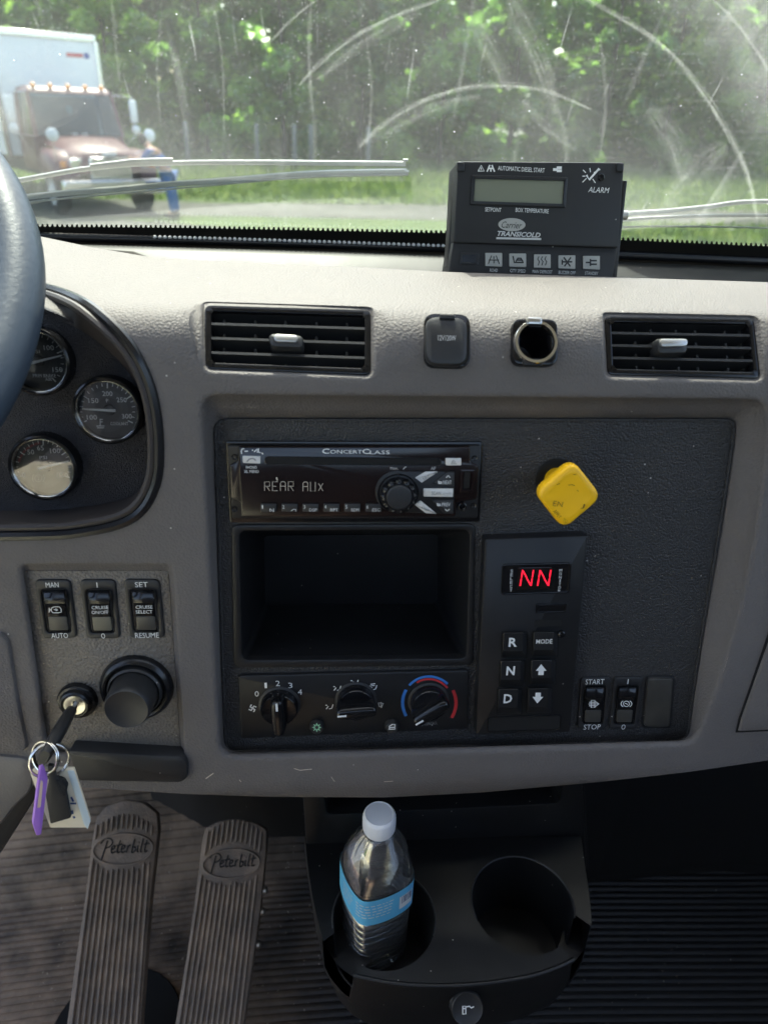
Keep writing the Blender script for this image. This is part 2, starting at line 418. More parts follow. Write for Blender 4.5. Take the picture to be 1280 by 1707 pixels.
SW_IN = [(39, 951), (281, 951), (302, 1256), (80, 1252)]
G = F.sh(-.010)              # instrument cluster face
SWP = S.sh(-.008)            # left switch panel face
PVL = surf_plane(480, 617, 516, -.005, -.006)
PVR = surf_plane(1132, 625, 531, -.005, -.006)
OUT = [(-230, 388), (0, 386), (60, 392), (150, 411), (250, 428), (400, 437), (600, 445), (750, 453), (1000, 461), (1280, 470), (1460, 476), (1460, 1243), (1280, 1268), (1150, 1287), (1000, 1304), (800, 1322), (640, 1330), (450, 1329), (310, 1324), (120, 1312), (-230, 1300)]
outer = ccw([V((-1.02, inv(*p).y)) if p[0] < -229 else V((.96, inv(*p).y)) if p[0] > 1459 else inv(*p) for p in dense(OUT, 14)])
def wide(r): return [V((.93, q.y)) if q.x > .37 else V((-1.0, q.y)) if q.x < -.36 else q for q in r]
dash = thing('dashboard', 'taupe grained plastic dashboard running across the cab below the windshield', 'dashboard', S.w(0, -.16))
holes = []; lips = []
def add_hole(rim, rr, inn, ipl, r, rn=None):
    ru = [inv(*p) for p in rim]; iu = [ipl.at(*p) for p in inn]
    if area(ru) < 0: ru = ru[::-1]; iu = iu[::-1]; rr = rr[::-1] if isinstance(rr, list) else rr
    ru = rnd(ru, rr, 6); iu = rnd(iu, rr if rn is None else rn, 6)
    ex = off(ru, -r); holes.append(ex); lips.append((ex, ru, [ipl.w(q.x, q.y) for q in iu], r))
add_hole(REC_RIM, REC_R, REC_IN, F, .0045)
CLU_RIM = [tuple(q) for q in spline(CLU_RIM, 5)]; CLU_IN = [tuple(q) for q in spline(CLU_IN, 5)]
add_hole(CLU_RIM, 0, CLU_IN, G, .002)
add_hole(VL_RIM, .006, VL_IN, PVL, .0035)
add_hole(VR_RIM, .006, VR_IN, PVR, .0035)
PS2 = surf_plane(890, 610, 530, .0055, .0085)
add_hole([(890 + 31 * math.cos(rad(a)), 573 - 31 * math.sin(rad(a))) for a in range(0, 360, 12)], 0, [(890 + 30 * math.cos(rad(a)), 573 - 30 * math.sin(rad(a))) for a in range(0, 360, 12)], PS2.sh(-.02), .0005)
add_hole(SW_RIM, .005, SW_IN, SWP, .004)
vo, fo = cdt_sheet(outer, holes, (.012, .005))
m = MB(); m.v = [surf(q.x, q.y) for q in vo]; m.f = list(fo)
for ex, ru, iw, r in lips:
    A = [surf(q.x, q.y) for q in ex]; B = [surf(q.x, q.y) for q in ru]; C = [b - S.n * r for b in B]; R = []
    for j in range(6):
        t = j / 5; R.append([a * (1 - t) ** 2 + b * 2 * t * (1 - t) + c * t * t for a, b, c in zip(A, B, C)])
    R.append([c.lerp(w, .5) for c, w in zip(C, iw)]); R.append(iw); R.append([w - S.n * .004 for w in iw])
    m.loft(R, False, False)
bo = [surf(q.x, q.y) for q in outer]
m.loft([bo] + [[p_ + V(((0, .004, -.006), (0, .005, -.06))[j] if q.y > .1 else ((0, .008, -.004), (0, .05, -.012))[j]) for p_, q in zip(bo, outer)] for j in (0, 1)], False, False)
sk_o = m.mk('skin', 'dash', dash, smooth=40)
bm = bmesh.new(); bm.from_mesh(sk_o.data); bmesh.ops.remove_doubles(bm, verts=bm.verts, dist=2e-5); bmesh.ops.recalc_face_normals(bm, faces=bm.faces); bm.to_mesh(sk_o.data); bm.free()
sk_o.data.shade_smooth(); sk_o.data.set_sharp_from_angle(angle=rad(50))

# centre panel with the opening for the cubby
CUB_OP = [(399, 885), (783, 883), (777, 1098), (404, 1101)]
po = rnd(poly(F, REC_IN), 0)
ch = rnd(poly(F, [(392, 880), (787, 878), (784, 1103), (396, 1107)]), .006, 5)
pv, pf = cdt_sheet(ccw(rnd([F.at(*p) for p in REC_IN], [.010, .010, 0, 0, 0, 0, 0, 0, .010, .010], 5)), [ch], None)
m = MB(); m.v = [F.w(q.x, q.y, .0006) for q in pv]; m.f = list(pf); m.mk('center_panel', 'panel', dash, smooth=30)
# raised edge bead round the centre panel
eo = rnd(poly(F, REC_IN), [.010] * 10, 3)
MB().frame(F, eo, off(eo, .0022), -.001, .0022, .0008).mk('panel_edge', 'panel', dash)
# left switch panel
so_ = rnd(poly(SWP, SW_IN), .003, 4)
MB().plate(SWP, so_, -.006, .0006, .0004).mk('switch_panel', 'dash_panel', dash)
# cluster face, dark wall lining and rim seal
ci = poly(G, CLU_IN); MB().plate(G, off(ci, -.002), -.006, .0006, 0).mk('cluster_face', 'cluster', dash)
ru = ccw([inv(*p) for p in dense(CLU_RIM, 25)]); 
def smooth_loop(r, n=2):
    for _ in range(n): r = [(r[i - 1] + r[i] * 2 + r[(i + 1) % len(r)]) / 4 for i in range(len(r))]
    return r
ru = smooth_loop(ru, 3)
MB().tube([surf(q.x, q.y, -.0012) for q in off(ru, .0005)], .0038, 8, closed=True).mk('rim_seal', 'rubber_gloss', dash)
MB().tube([surf(q.x, q.y, -.0030) for q in off(ru, .0062)], .0030, 8, closed=True).mk('rim_bead', 'cluster_wall', dash)
ci2 = smooth_loop(ccw([G.at(*p) for p in dense(CLU_IN, 25)]), 1)
rw = [surf(q.x, q.y, -.004) for q in off(smooth_loop(ccw([inv(*p) for p in CLU_RIM]), 0), .006)]
cw = [G.w(q.x, q.y, .001) for q in off(ccw([G.at(*p) for p in CLU_IN]), .0005)]
MB().loft([rw, [a.lerp(b, .6) + S.n * .001 for a, b in zip(rw, cw)], cw], False, False).mk('cluster_wall', 'cluster_wall', dash, smooth=60)
# black tray strip below the switch panel
tr = rnd(poly(S, [(112, 1252), (303, 1263), (313, 1276), (312, 1300), (302, 1307), (126, 1304)], .006), .004, 3)
MB().plate(S, tr, -.01, .006, .003).mk('tray_strip', 'satin2', dash)
# knee panels at the far left, seam between them
kp = rnd(wide(poly(S, [(-230, 1035), (0, 1058), (13, 1073), (30, 1180), (47, 1258), (0, 1255), (-230, 1252)], .004)), [0, .012, .012, 0, .003, 0, 0], 3)
MB().plate(S, kp, -.012, .004, .003).mk('knee_panel', 'dash', dash)
kp = rnd(wide(poly(S, [(-230, 1258), (0, 1261), (47, 1265), (56, 1300), (47, 1326), (22, 1348), (0, 1378), (-230, 1520)], .003)), [0, 0, .004, .006, .008, .006, 0, 0], 3)
MB().plate(S, kp, -.05, .003, .004).mk('lower_knee_panel', 'dash_smooth', dash)
br = S.sh(-.055)
MB().plate(br, poly(br, [(-230, 1640), (-60, 1500), (0, 1425), (55, 1338), (75, 1300), (120, 1290), (60, 1260), (-230, 1260)]), -.03, 0, .004).mk('column_brace', 'satin2', dash)
# glove box panel corner at the right edge, dark gap behind
gp = rnd(wide(poly(S, [(1227, 1222), (1232, 1200), (1258, 1125), (1282, 1055), (1305, 990), (1460, 985), (1460, 1200)], .0012)), [.006, 0, 0, 0, 0, 0, 0], 4)
MB().plate(S, gp, -.004, .0012, .0005).mk('glove_box_gap', 'void', dash)
gp = rnd(wide(poly(S, [(1233, 1221), (1238, 1202), (1264, 1128), (1289, 1058), (1312, 995), (1460, 990), (1460, 1196)], .004)), [.006, 0, 0, 0, 0, 0, 0], 4)
MB().plate(S, gp, -.004, .004, .0025).mk('glove_box_lid', 'dash', dash)
# scuffs and chips worn into the lower lip and recess edge
for q, w in (([(343, 1298), (350, 1293), (356, 1289)], 2.2), ([(399, 1300), (402, 1303)], 2), ([(552, 1295), (558, 1303)], 2), ([(490, 1281), (500, 1284), (520, 1282)], 1.5), ([(640, 1303), (655, 1302)], 1.2), ([(262, 788), (264, 800), (261, 808)], 3.5), ([(234, 843), (240, 838)], 3), ([(1243, 1000), (1240, 1012), (1236, 1030)], 1.6), ([(1213, 1095), (1205, 1120)], 1.6)):
    mm = MB(); pp = [inv(*a) for a in q]; b = 0
    for i in range(len(pp)):
        nn = V((0, w * .00023)); mm.v += [surf(*(pp[i] + nn), .0004), surf(*(pp[i] - nn), .0004)]
    for i in range(len(pp) - 1): mm.f.append((2 * i, 2 * i + 1, 2 * i + 3, 2 * i + 2))
    mm.mk('scuff', 'pale_dust', dash, smooth=0)

# ------------------------------------------------------------------ air vents
def vent(label, PV, quad, rows, cols, tab_px, ins_px, nsl):
    c = PV.at(sum(p[0] for p in quad) / 4, sum(p[1] for p in quad) / 4)
    t = thing('air_vent', label, 'air vent', PV.w(c.x, c.y), 'dashboard air vents')
    o = rnd(poly(PV, quad), .004, 4); i = off(o, .0036)
    MB().frame(PV, off(o, -.001), i, -.012, .0016, .0012, -.03).mk('housing', 'gloss', t)
    ib = off(o, .001)
    MB().loft([[PV.w(q.x, q.y, -.004) for q in ib], [PV.w(q.x * .98, q.y, -.06) for q in ib]], False, True).mk('duct', 'void', t)
    TL, TR, BR, BL = quad
    L = lambda a, b, f: (a[0] + (b[0] - a[0]) * f, a[1] + (b[1] - a[1]) * f)
    for f in rows:
        a = L(TL, BL, f); b = L(TR, BR, f)
        pa = PV.at(*a); pb = PV.at(*b); mm = MB(); R = []
        for s in range(13):
            q = pa.lerp(pb, .012 + .976 * s / 12); bow = .0012 * math.sin(math.pi * s / 12)
            R.append([PV.w(q.x, q.y + .0010 - bow * 0, .0008), PV.w(q.x, q.y - .0008, .0010), PV.w(q.x, q.y - .0035, -.014), PV.w(q.x, q.y - .0022, -.014)])
        mm.loft(R).mk('slat', 'satin2', t)
    for f in cols:
        a = L(TL, TR, f); b = L(BL, BR, f); pa = PV.at(*a, -.010); pb = PV.at(*b, -.010); mm = MB(); R = []
        for s in (0.03, .97):
            q = pa.lerp(pb, s); R.append([PV.w(q.x - .0008, q.y, -.009), PV.w(q.x + .0008, q.y, -.009), PV.w(q.x + .0020, q.y, -.03), PV.w(q.x + .0004, q.y, -.03)])
        mm.loft(R).mk('vane', 'lens_grey', t)
    tb = rnd(poly(PV, tab_px, .008), .004, 4)
    ta = MB().plate(PV, tb, -.004, .008, .003).mk('adjuster_tab', 'satin2', t)
    tb = rnd(poly(PV, ins_px, .0088), .003, 4)
    MB().plate(PV, tb, .004, .0095, .0012).mk('tab_insert', 'silver', ta)
    return t
vent('black louvred air vent with silver tab above the radio', PVL, VL_IN, (.05, .285, .52, .755, .955), (.11, .30, .485, .675, .86), [(447, 553), (506, 557), (506, 580), (449, 577)], [(456, 556), (497, 558), (496, 571), (457, 569)], 5)
vent('black louvred air vent with silver tab near the right edge, over the glove box', PVR, VR_IN, (.06, .28, .50, .72, .945), (.19, .30, .47, .60, .80, .90), [(1093, 562), (1146, 563), (1148, 588), (1098, 590)], [(1099, 564), (1146, 564), (1146, 577), (1101, 578)], 5)

# ------------------------------------------------------------------ power sockets
PS = surf_plane(745, 612, 524, .0035, .0055); c = PS.at(745, 568)
t = thing('power_outlet', 'closed black power outlet cover marked 12V120W between the vents', 'power outlet', PS.w(c.x, c.y), 'dashboard power outlets')
MB().plate(PS, rnd(poly(PS, [(706, 523), (783, 525), (783, 613), (706, 611)]), .008, 5), -.004, .002, .001).mk('base_plate', 'gloss', t)
fc = MB().plate(PS, rnd(poly(PS, [(709, 525), (780, 527), (780, 609), (709, 607)], .006), .009, 5), .001, .0065, .0035).mk('flip_cover', 'satin2', t)
MB().plate(PS, rnd(poly(PS, [(733, 522), (759, 523), (759, 531), (733, 530)], .008), .001, 2), .0, .008, .001).mk('hinge', 'satin2', fc)
text('12V120W', PS, 745, 563, 30, 9, 'grey_print', fc, .0068)
PS2 = surf_plane(890, 610, 530, .0055, .0085); c = PS2.at(890, 573)
t = thing('power_outlet', 'open round power outlet socket with chrome ring beside the closed cover', 'power outlet', PS2.w(c.x, c.y), 'dashboard power outlets')
k = .0004555
o_ = rnd(poly(PS2, [(852, 532), (928, 533), (928, 611), (852, 609)]), .007, 5)
MB().frame(PS2, o_, [V((c.x, c.y)) + (q - V((c.x, c.y))).normalized() * .0118 for q in o_], -.003, .003, .0015, -.02).mk('base_plate', 'gloss', t)
MB().lathe(PS2, c, [(.0148, .0015), (.0150, .0045), (.0142, .0060), (.0124, .0058), (.0118, .004), (.0116, -.006)], 40).mk('chrome_ring', 'chrome', t)
MB().lathe(PS2, c, [(.0117, .002), (.0112, -.045), (.004, -.046)], 40, c1=True).mk('barrel', 'rubber_gloss', t)
MB().box(-.0025, .0025, -.001, .001, -.02, .0).mk('contact', 'steel', t, loc=V((0, 0, 0))).matrix_local = Matrix.Translation(PS2.w(c.x - .006, c.y - .007, -.012) - LOC[t])
MB().plate(PS2, rnd(poly(PS2, [(878, 527), (904, 528), (904, 541), (878, 540)], .007), .0015, 2), 0, .0075, .0015).mk('hinge', 'steel', t)
MB().plate(PS2, rnd(poly(PS2, [(870, 597), (908, 598), (904, 609), (874, 608)], .005), .0015, 2), 0, .0045, .001).mk('latch', 'satin', t)

# ------------------------------------------------------------------ radio
RAD = F
t = thing('car_radio', 'black car radio with rotary knob and lit display REAR AUX, above the open cubby', 'radio', F.w(*F.at(590, 802)))
MB().plate(F, rnd(poly(F, [(376, 734), (804, 735), (799, 869), (383, 870)]), .002, 3), -.001, .0018, .0006).mk('surround', 'gloss', t)
MB().plate(F, rnd(poly(F, [(379, 742), (801, 742), (796, 864), (387, 865)], .005), .0015, 3), .0, .005, .001).mk('chassis', 'satin', t)
FP = [(397, 744), (784, 744), (784, 770), (797, 776), (795, 833), (762, 838), (759, 862), (402, 862), (401, 838), (384, 831), (383, 775), (396, 770)]
MB().plate(F, rnd(poly(F, FP, .0075), .0015, 2), .003, .0075, .0012).mk('face_plate', 'radio_face', t)
for (x, y) in ((391, 762), (391, 849), (791, 764), (789, 843)):
    q = F.at(x, y, .0055); MB().lathe(F, q, [(.0022, .0052), (.0020, .0058), (.0013, .0054), (.0012, .003)], 14, c1=True).mk('screw_hole', 'rubber_gloss', t)
h = .0078
sl_ = rnd(poly(F, [(442, 762), (733, 765), (735, 775), (443, 773)], h), .002, 3)
MB().frame(F, off(sl_, -.0007), sl_, .006, .0082, .0003).mk('disc_slot_rim', 'gloss', t)
MB().flat(F, sl_, h - .0001).mk('disc_slot', 'void', t, smooth=0)
MB().plate(F, rnd(poly(F, [(404, 760), (434, 761), (434, 773), (405, 772)], .009), .0006, 2), .005, .009, .0005).mk('button', 'white_button', t)
MB().plate(F, rnd(poly(F, [(743, 764), (769, 764), (769, 776), (743, 776)], .009), .0006, 2), .005, .009, .0005).mk('button', 'white_button', t)
strokes([[(412, 769), (416, 765), (422, 764), (426, 767)]], F, 'dim_print', t, 2.4, .0092)
strokes([[(752, 773), (760, 773)], [(753, 770.5), (756, 767), (759, 770.5), (753, 770.5)]], F, 'dim_print', t, 1.3, .0092)
strokes([[(402, 752), (404, 748), (407, 748)], [(402, 752), (403, 756)], [(408, 752), (413, 752)], [(421, 750), (421, 751)], [(424, 753), (429, 748), (429, 754)], [(431, 748), (431, 754), (434, 754)], [(437, 755), (438, 757)]], F, 'white_print', t, 1.9, h)
text('C', F, 543, 752, 12, 8.5, 'white_print', t, h, bold=.01); text('ONCERT', F, 577, 753, 53, 6.2, 'white_print', t, h)
text('C', F, 610, 752.5, 12, 8.5, 'white_print', t, h, bold=.01); text('LASS', F, 633, 754, 33, 6.2, 'white_print', t, h)
text('PHONO', F, 419, 779, 18, 5, 'white_print', t, h); text('XL MENU', F, 419, 786, 24, 5, 'white_print', t, h)
text('Mem.', F, 657, 780.5, 13, 5, 'grey_print', t, h); text('AF', F, 722, 780.5, 8, 5, 'grey_print', t, h)
strokes([[(672, 782), (675, 779), (677, 778)]], F, 'grey_print', t, 1.6, h)
# display characters, segment style
def seg(chars, x0, y0, w, hh, gap, matn, pl, par, lw, hz, slant=0):
    S7 = {'R': [[(0, 1), (0, 0), (1, 0), (1, .5), (0, .5)], [(.45, .55), (1, 1)]], 'E': [[(1, 0), (0, 0), (0, 1), (1, 1)], [(0, .5), (.7, .5)]], 'A': [[(0, 1), (0, .15), (.2, 0), (.8, 0), (1, .15), (1, 1)], [(0, .5), (1, .5)]],
          'U': [[(0, 0), (0, 1), (1, 1), (1, 0)]], 'X': [[(0, 0), (.5, .45)], [(1, 0), (.55, .45)], [(0, 1), (.45, .55)], [(1, 1), (.55, .55)]], 'N': [[(0, 0), (0, .44)], [(0, .56), (0, 1)], [(.06, .04), (.48, .48)], [(.52, .55), (.94, .96)], [(1, 0), (1, .44)], [(1, .56), (1, 1)]]}
    x = x0
    for c in chars:
        if c != ' ':
            strokes([[(x + w * a + slant * (1 - b), y0 + hh * b) for a, b in l] for l in S7[c]], pl, matn, par, lw, hz, 'display_character')
        x += w + gap
seg('REAR', 441, 803, 8.5, 15, 4.7, 'vfd', F, t, 1.0, h); seg('AU', 505, 803.5, 8, 15, 4.5, 'vfd', F, t, 1.0, h); seg('X', 531, 806, 7, 12, 4, 'vfd', F, t, 1.0, h)
strokes([[(461, 796), (462, 800)]], F, 'vfd', t, 2.5, h)
bx = [434, 469, 504, 539, 574, 609]; bl = ['', '', 'DSP', 'RPT', 'RDM', 'ESC']
for i, x in enumerate(bx):
    pb_ = MB().plate(F, rnd(poly(F, [(x, 840), (x + 27, 840.5), (x + 27, 854), (x, 853.5)], .009), .0006, 2), .005, .009, .0006).mk('preset_button', 'satin2', t)
    text(str(i + 1), F, x + 3.5, 845, 3 if i else 2, 6, 'white_print', pb_, .0092)
    if bl[i]: text(bl[i], F, x + 18, 850, 13, 5, 'white_print', pb_, .0092)
strokes([[(450, 848), (454, 850.5), (450, 853), (450, 848)], [(456, 848), (456, 853)]], F, 'white_print', t, 1.1, .0092)
strokes([[(485, 852), (489, 849), (493, 849), (493, 852)]], F, 'white_print', t, 1.1, .0092)
# rotary knob in its round well
q = F.at(663, 821, .006)
well = [(663 + 38 * math.cos(rad(a)), 820 - 36 * math.sin(rad(a))) for a in range(70, 291, 20)] + [(680, 855), (757, 857), (758, 786), (680, 786)]
MB().plate(F, rnd(poly(F, well, .0082), .001, 2), .005, .0082, .0004).mk('control_well', 'satin', t)
MB().lathe(F, q, [(.0150, .0070), (.0150, .0092), (.0140, .0092), (.0138, .0084)], 36).mk('well_ring', 'gloss', t)
R = []
n = 96
for (rb, amp, hh) in ((.0125, .0000, .0080), (.0126, .0009, .0110), (.0122, .0010, .0155), (.0112, .0006, .0170), (.0094, .0, .0170)):
    R.append([F.w(q.x + (rb + amp * math.cos(12 * 2 * math.pi * i / n)) * math.cos(2 * math.pi * i / n), q.y + (rb + amp * math.cos(12 * 2 * math.pi * i / n)) * math.sin(2 * math.pi * i / n), hh) for i in range(n)])
MB().loft(R, False, False).mk('knob_ring', 'rubber_gloss', t, smooth=50)
MB().lathe(F, q, [(.0092, .0165), (.0092, .0180), (.0084, .0188), (.0045, .0192), (.0008, .0193)], 36, c1=True).mk('knob_cap', 'satin2', t)
for a in range(12):
    aa = rad(a * 30 + 8); MB().plate(F, rrect(q.x + .0112 * math.cos(aa), q.y + .0112 * math.sin(aa), .0016, .0016, .0003, 2), .015, .01705, .0003).mk('knob_grip', 'lens_olive' if 3 < a < 9 else 'lens_grey', t)
hb = .0098
for nm, pts, mt in (('button', [(692, 797), (709, 787), (730, 787), (703, 805)], 'white_button'), ('button', [(706, 815), (756, 815), (755, 829), (706, 828)], 'white_button'), ('button', [(691, 842), (701, 835), (728, 857), (710, 856)], 'white_button'), ('button', [(721, 806), (745, 787), (757, 787), (757, 811)], 'satin2'), ('button', [(719, 834), (756, 833), (755, 857), (741, 857)], 'satin2')):
    MB().plate(F, rnd(poly(F, pts, hb), .0005, 2), .006, hb, .0006).mk(nm, mt, t)
text('SRC', F, 711, 796, 13, 5, 'dim_print', t, hb + .0002, rot=30); text('SCAN', F, 727, 822, 15, 6, 'dim_print', t, hb + .0002); text('AM/FM', F, 745, 823, 14, 4.5, 'grey_print', t, hb + .0002)
text('DISP', F, 709, 848, 13, 5, 'dim_print', t, hb + .0002, rot=-35)
text('NEXT', F, 745.5, 804, 14, 6, 'white_print', t, hb + .0002); text('PREV', F, 743.5, 841, 14, 6, 'white_print', t, hb + .0002)
strokes([[(744, 796), (747, 792.5), (750, 796)], [(742, 849), (745.5, 852), (749, 849)]], F, 'white_print', t, 1.5, hb + .0002)
strokes([[(731, 802), (731, 806), (736, 806), (736, 803.5), (731, 803.5)], [(729, 839), (729, 843), (734, 843), (734, 840.5), (729, 840.5)]], F, 'white_print', t, 1.8, hb + .0002)
us = rnd(poly(F, [(768, 782), (792, 782), (790, 822), (766, 821)], .0085), .001, 2)
MB().frame(F, us, off(us, .0022), .006, .0088, .0006).mk('usb_port_frame', 'radio_face', t)
MB().flat(F, rnd(poly(F, [(774, 785), (784, 785), (782, 814), (772, 814)], .0079), .0005, 2), .0079).mk('usb_slot', 'void', t, smooth=0)
q = F.at(770, 843, .006); MB().lathe(F, q, [(.0032, .0055), (.0032, .0085), (.0025, .0088), (.0019, .008), (.0018, .004)], 18, c1=True).mk('aux_jack', 'gloss', t)

# ------------------------------------------------------------------ storage cubby
t = thing('storage_cubby', 'open black storage cubby below the radio', 'cubby', F.w(*F.at(590, 1000)))
co = rnd(poly(F, [(385, 875), (792, 873), (789, 1110), (389, 1114)], .002), .006, 5); cn = rnd(poly(F, CUB_OP, .002), .006, 5)
MB().frame(F, co, cn, -.001, .0024, .0012, -.006).mk('frame', 'satin', t)
cb = rnd(poly(F, [(440, 893), (730, 891), (729, 1006), (442, 1009)], -.135), .006, 5)
MB().loft([[F.w(q.x, q.y, -.004) for q in off(cn, -.0003)], [F.w(a.x * .75 + b.x * .25, a.y * .75 + b.y * .25, -.035) for a, b in zip(cn, cb)], [F.w(q.x, q.y, -.135) for q in cb]], False, True).mk('bin', 'satin', t, smooth=30)

# ------------------------------------------------------------------ climate control
t = thing('climate_control', 'black heater panel with three rotary knobs and a red and blue temperature scale', 'climate control', F.w(*F.at(590, 1175)))
MB().plate(F, rnd(poly(F, [(397, 1127), (781, 1118), (780, 1216), (401, 1232)], .004), .003, 4), -.001, .004, .0012).mk('face_plate', 'satin', t)
CC = F.sh(.0042)
def knob(px, py, ang, r=.0162):
    q = CC.at(px, py); u = V((math.cos(rad(ang)), math.sin(rad(ang)))); w = V((-u.y, u.x))
    MB().lathe(CC, q, [(r + .0008, 0), (r + .0006, .0008), (r, .0012)], 40, c1=True).mk('knob_skirt', 'satin2', t)
    kb = MB().lathe(CC, q, [(r * .93, .001), (r * .90, .0075), (r * .84, .0088), (r * .70, .0084)], 40, c1=True).mk('knob', 'gloss', t)
    R = []
    for (ln, wd, hh) in ((r * .95, .0064, .007), (r * 1.0, .0060, .012), (r * .98, .0050, .0185), (r * .93, .0038, .0200), (r * .8, .0022, .0206)):
        o = []
        for i in range(28):
            a = 2 * math.pi * i / 28; ca, sa = math.cos(a), math.sin(a)
            e = q + u * (ln * math.copysign(abs(ca) ** .42, ca)) + w * (wd * math.copysign(abs(sa) ** .55, sa)); o.append(CC.w(e.x, e.y, hh))
        R.append(o)
    MB().loft(R, False, True).mk('grip', 'gloss', kb, smooth=45)
    b0, b1 = q + u * r * .52, q + u * r * .90
    MB().ribbon(CC, [b0, b1], .0016, .0208).mk('pointer_mark', 'white_print', kb, smooth=0)
knob(466, 1175, 92); knob(593, 1167, 184); knob(714, 1168, 214)
for s, x, y, w in (('0', 428, 1157, 7), ('1', 443, 1143, 4), ('2', 463, 1139.5, 7), ('3', 484, 1143, 7), ('4', 500, 1154, 7)): text(s, CC, x, y, w, 9, 'white_print', t, .0001)
strokes([[(421 + 6 * math.cos(rad(a)), 1181 - 6 * math.sin(rad(a))), (421 + 4.5 * math.cos(rad(a + 38)), 1181 - 4.5 * math.sin(rad(a + 38))), (421, 1181)] for a in (20, 110, 200, 290)], CC, 'white_print', t, 2.4, .0001)
for (x, y, f) in ((562, 1148, 1), (591, 1138, 1), (622, 1147, 2), (549, 1179, 1), (635, 1176, 0)):
    L_ = [[(x - 5, y + 3), (x - 2, y - 1)], [(x - 6, y - 3), (x - 4, y - 3)], [(x, y + 3), (x + 4, y + 2), (x + 6, y - 4)]] if f else [[(x - 4, y - 4), (x + 4, y - 3), (x + 1, y + 3), (x - 3, y + 2), (x - 4, y - 4)], [(x, y - 5), (x + 1, y + 4)]]
    if f == 2: L_ += [[(x - 4, y - 6), (x + 3, y - 7)], [(x - 2, y - 4), (x + 2, y - 4)]]
    strokes(L_, CC, 'white_print' if f else 'grey_print', t, 1.7, .0001)
for (r_, a0, a1, w, mt) in ((44, 47, 137, 4.2, 'blue_paint'), (39.5, 40, 120, 3.6, 'red_paint'), (44, 152, 208, 5.2, 'blue_paint'), (45, -32, 26, 5.4, 'red_paint')):
    strokes([arcpx(715, 1172, r_, r_, a0, a1, 16)], CC, mt, t, w, .0001, 'temperature_scale')
text('TEMP CONTROL', CC, 712, 1207, 34, 5, 'dim_print', t, .0001, rot=4)
for (x, y) in ((528, 1210), (653, 1209)):
    q = CC.at(x, y); MB().lathe(CC, q, [(.0062, 0), (.0062, .0012), (.0055, .0022), (.0052, .0040), (.0044, .0048)], 24, c1=True).mk('push_button', 'satin2', t)
strokes([[(528 + 7 * math.cos(rad(a)), 1213 - 7 * math.sin(rad(a))), (528 + 3 * math.cos(rad(a)), 1213 - 3 * math.sin(rad(a)))] for a in range(0, 360, 45)] + [arcpx(528, 1213, 4.5, 4.5, 0, 360, 12)], CC, 'green_print', t, 1.2, .005)
strokes([[(649, 1215), (649, 1211), (654, 1208), (658, 1208), (658, 1216), (648, 1216)], [(650, 1213), (657, 1213)]], CC, 'white_print', t, 2, .005)

# ------------------------------------------------------------------ parking brake valve
q = F.at(926, 798)
t = thing('parking_brake_valve', 'yellow diamond shaped push pull brake knob on the black panel', 'brake knob', F.w(q.x, q.y))
MB().lathe(F, q, [(.0158, .0006), (.0158, .0016), (.0140, .0018), (.0125, .0010)], 32, c1=True).mk('collar', 'void', t)
MB().lathe(F, q, [(.0090, .001), (.0086, .022), (.0098, .030), (.0120, .036)], 28).mk('stem', 'yellow', t)
o_ = rnd(poly(F, [(957, 768), (1005, 829), (940, 884), (892, 823)], .046), .0085, 8)
c_ = sum(o_, V((0, 0))) / len(o_)
W = lambda s, hh: [F.w(c_.x + (p_.x - c_.x) * s, c_.y + (p_.y - c_.y) * s, hh) for p_ in o_]
MB().loft([W(.60, .0335), W(.86, .0340), W(.955, .0355), W(1.0, .0385), W(1.0, .0425), W(.972, .0450), W(.90, .0462), W(.70, .0458), W(.3, .0455)], True, True).mk('knob', 'yellow', t, smooth=60)
YP = F.sh(.0462)
text('EN', YP, 930, 840, 16, 8, 'yellow_mark', t, .0004, rot=-8, bold=-.012); text('J', YP, 971, 844, 6, 8, 'yellow_mark', t, .0004, rot=-8, bold=-.012)
text('APPLY', YP, 929, 857, 17, 6, 'yellow_mark', t, .0004, rot=-48, bold=-.014); text('TO', YP, 942, 868, 8, 5, 'yellow_mark', t, .0004, rot=-30, bold=-.014)
strokes([arcpx(952, 815, 9, 7, 50, 120, 6), [(962, 817), (964, 819)], [(928, 808), (933, 806)], [(955, 791), (960, 791)]], YP, 'yellow_mark', t, .9, .0004, 'lettering')

# ------------------------------------------------------------------ transmission key pad
t = thing('shift_pad', 'black push button gear selector with red lit display', 'gear selector', F.w(*F.at(880, 1060)))
hp = .011
MB().plate(F, rnd(poly(F, [(808, 899), (981, 893), (951, 1222), (793, 1226)], hp), .0022, 3), -.001, hp, .0018).mk('housing', 'satin', t)
P_ = F.sh(hp)
d_ = rnd(poly(P_, [(837, 941), (953, 938), (949, 989), (835, 993)], .0012), .003, 4)
MB().frame(P_, d_, off(d_, .0016), -.001, .0014, .0006).mk('display_frame', 'gloss', t)
MB().flat(P_, off(d_, .0015), .0003).mk('display_panel', 'gloss', t, smooth=0)
w_ = rnd(poly(P_, [(864, 946), (920, 945), (918, 981), (862, 984)], .0010), .001, 2)
MB().plate(P_, w_, .0002, .0012, .0006).mk('display_window', 'radio_face', t)
seg('NN', 867, 951, 18, 25, 11, 'led_red', P_, t, 2.4, .00135, slant=4)
for i, c in enumerate('SELECT'): text(c, P_, 853 - i * .3, 952 + i * 6.4, 4.2, 4.8, 'white_print', t, .0006)
for i, c in enumerate('MONITOR'): text(c, P_, 934.5 - i * .4, 951 + i * 5.7, 4.6 if c != 'I' else 1.5, 4.4, 'white_print', t, .0006)
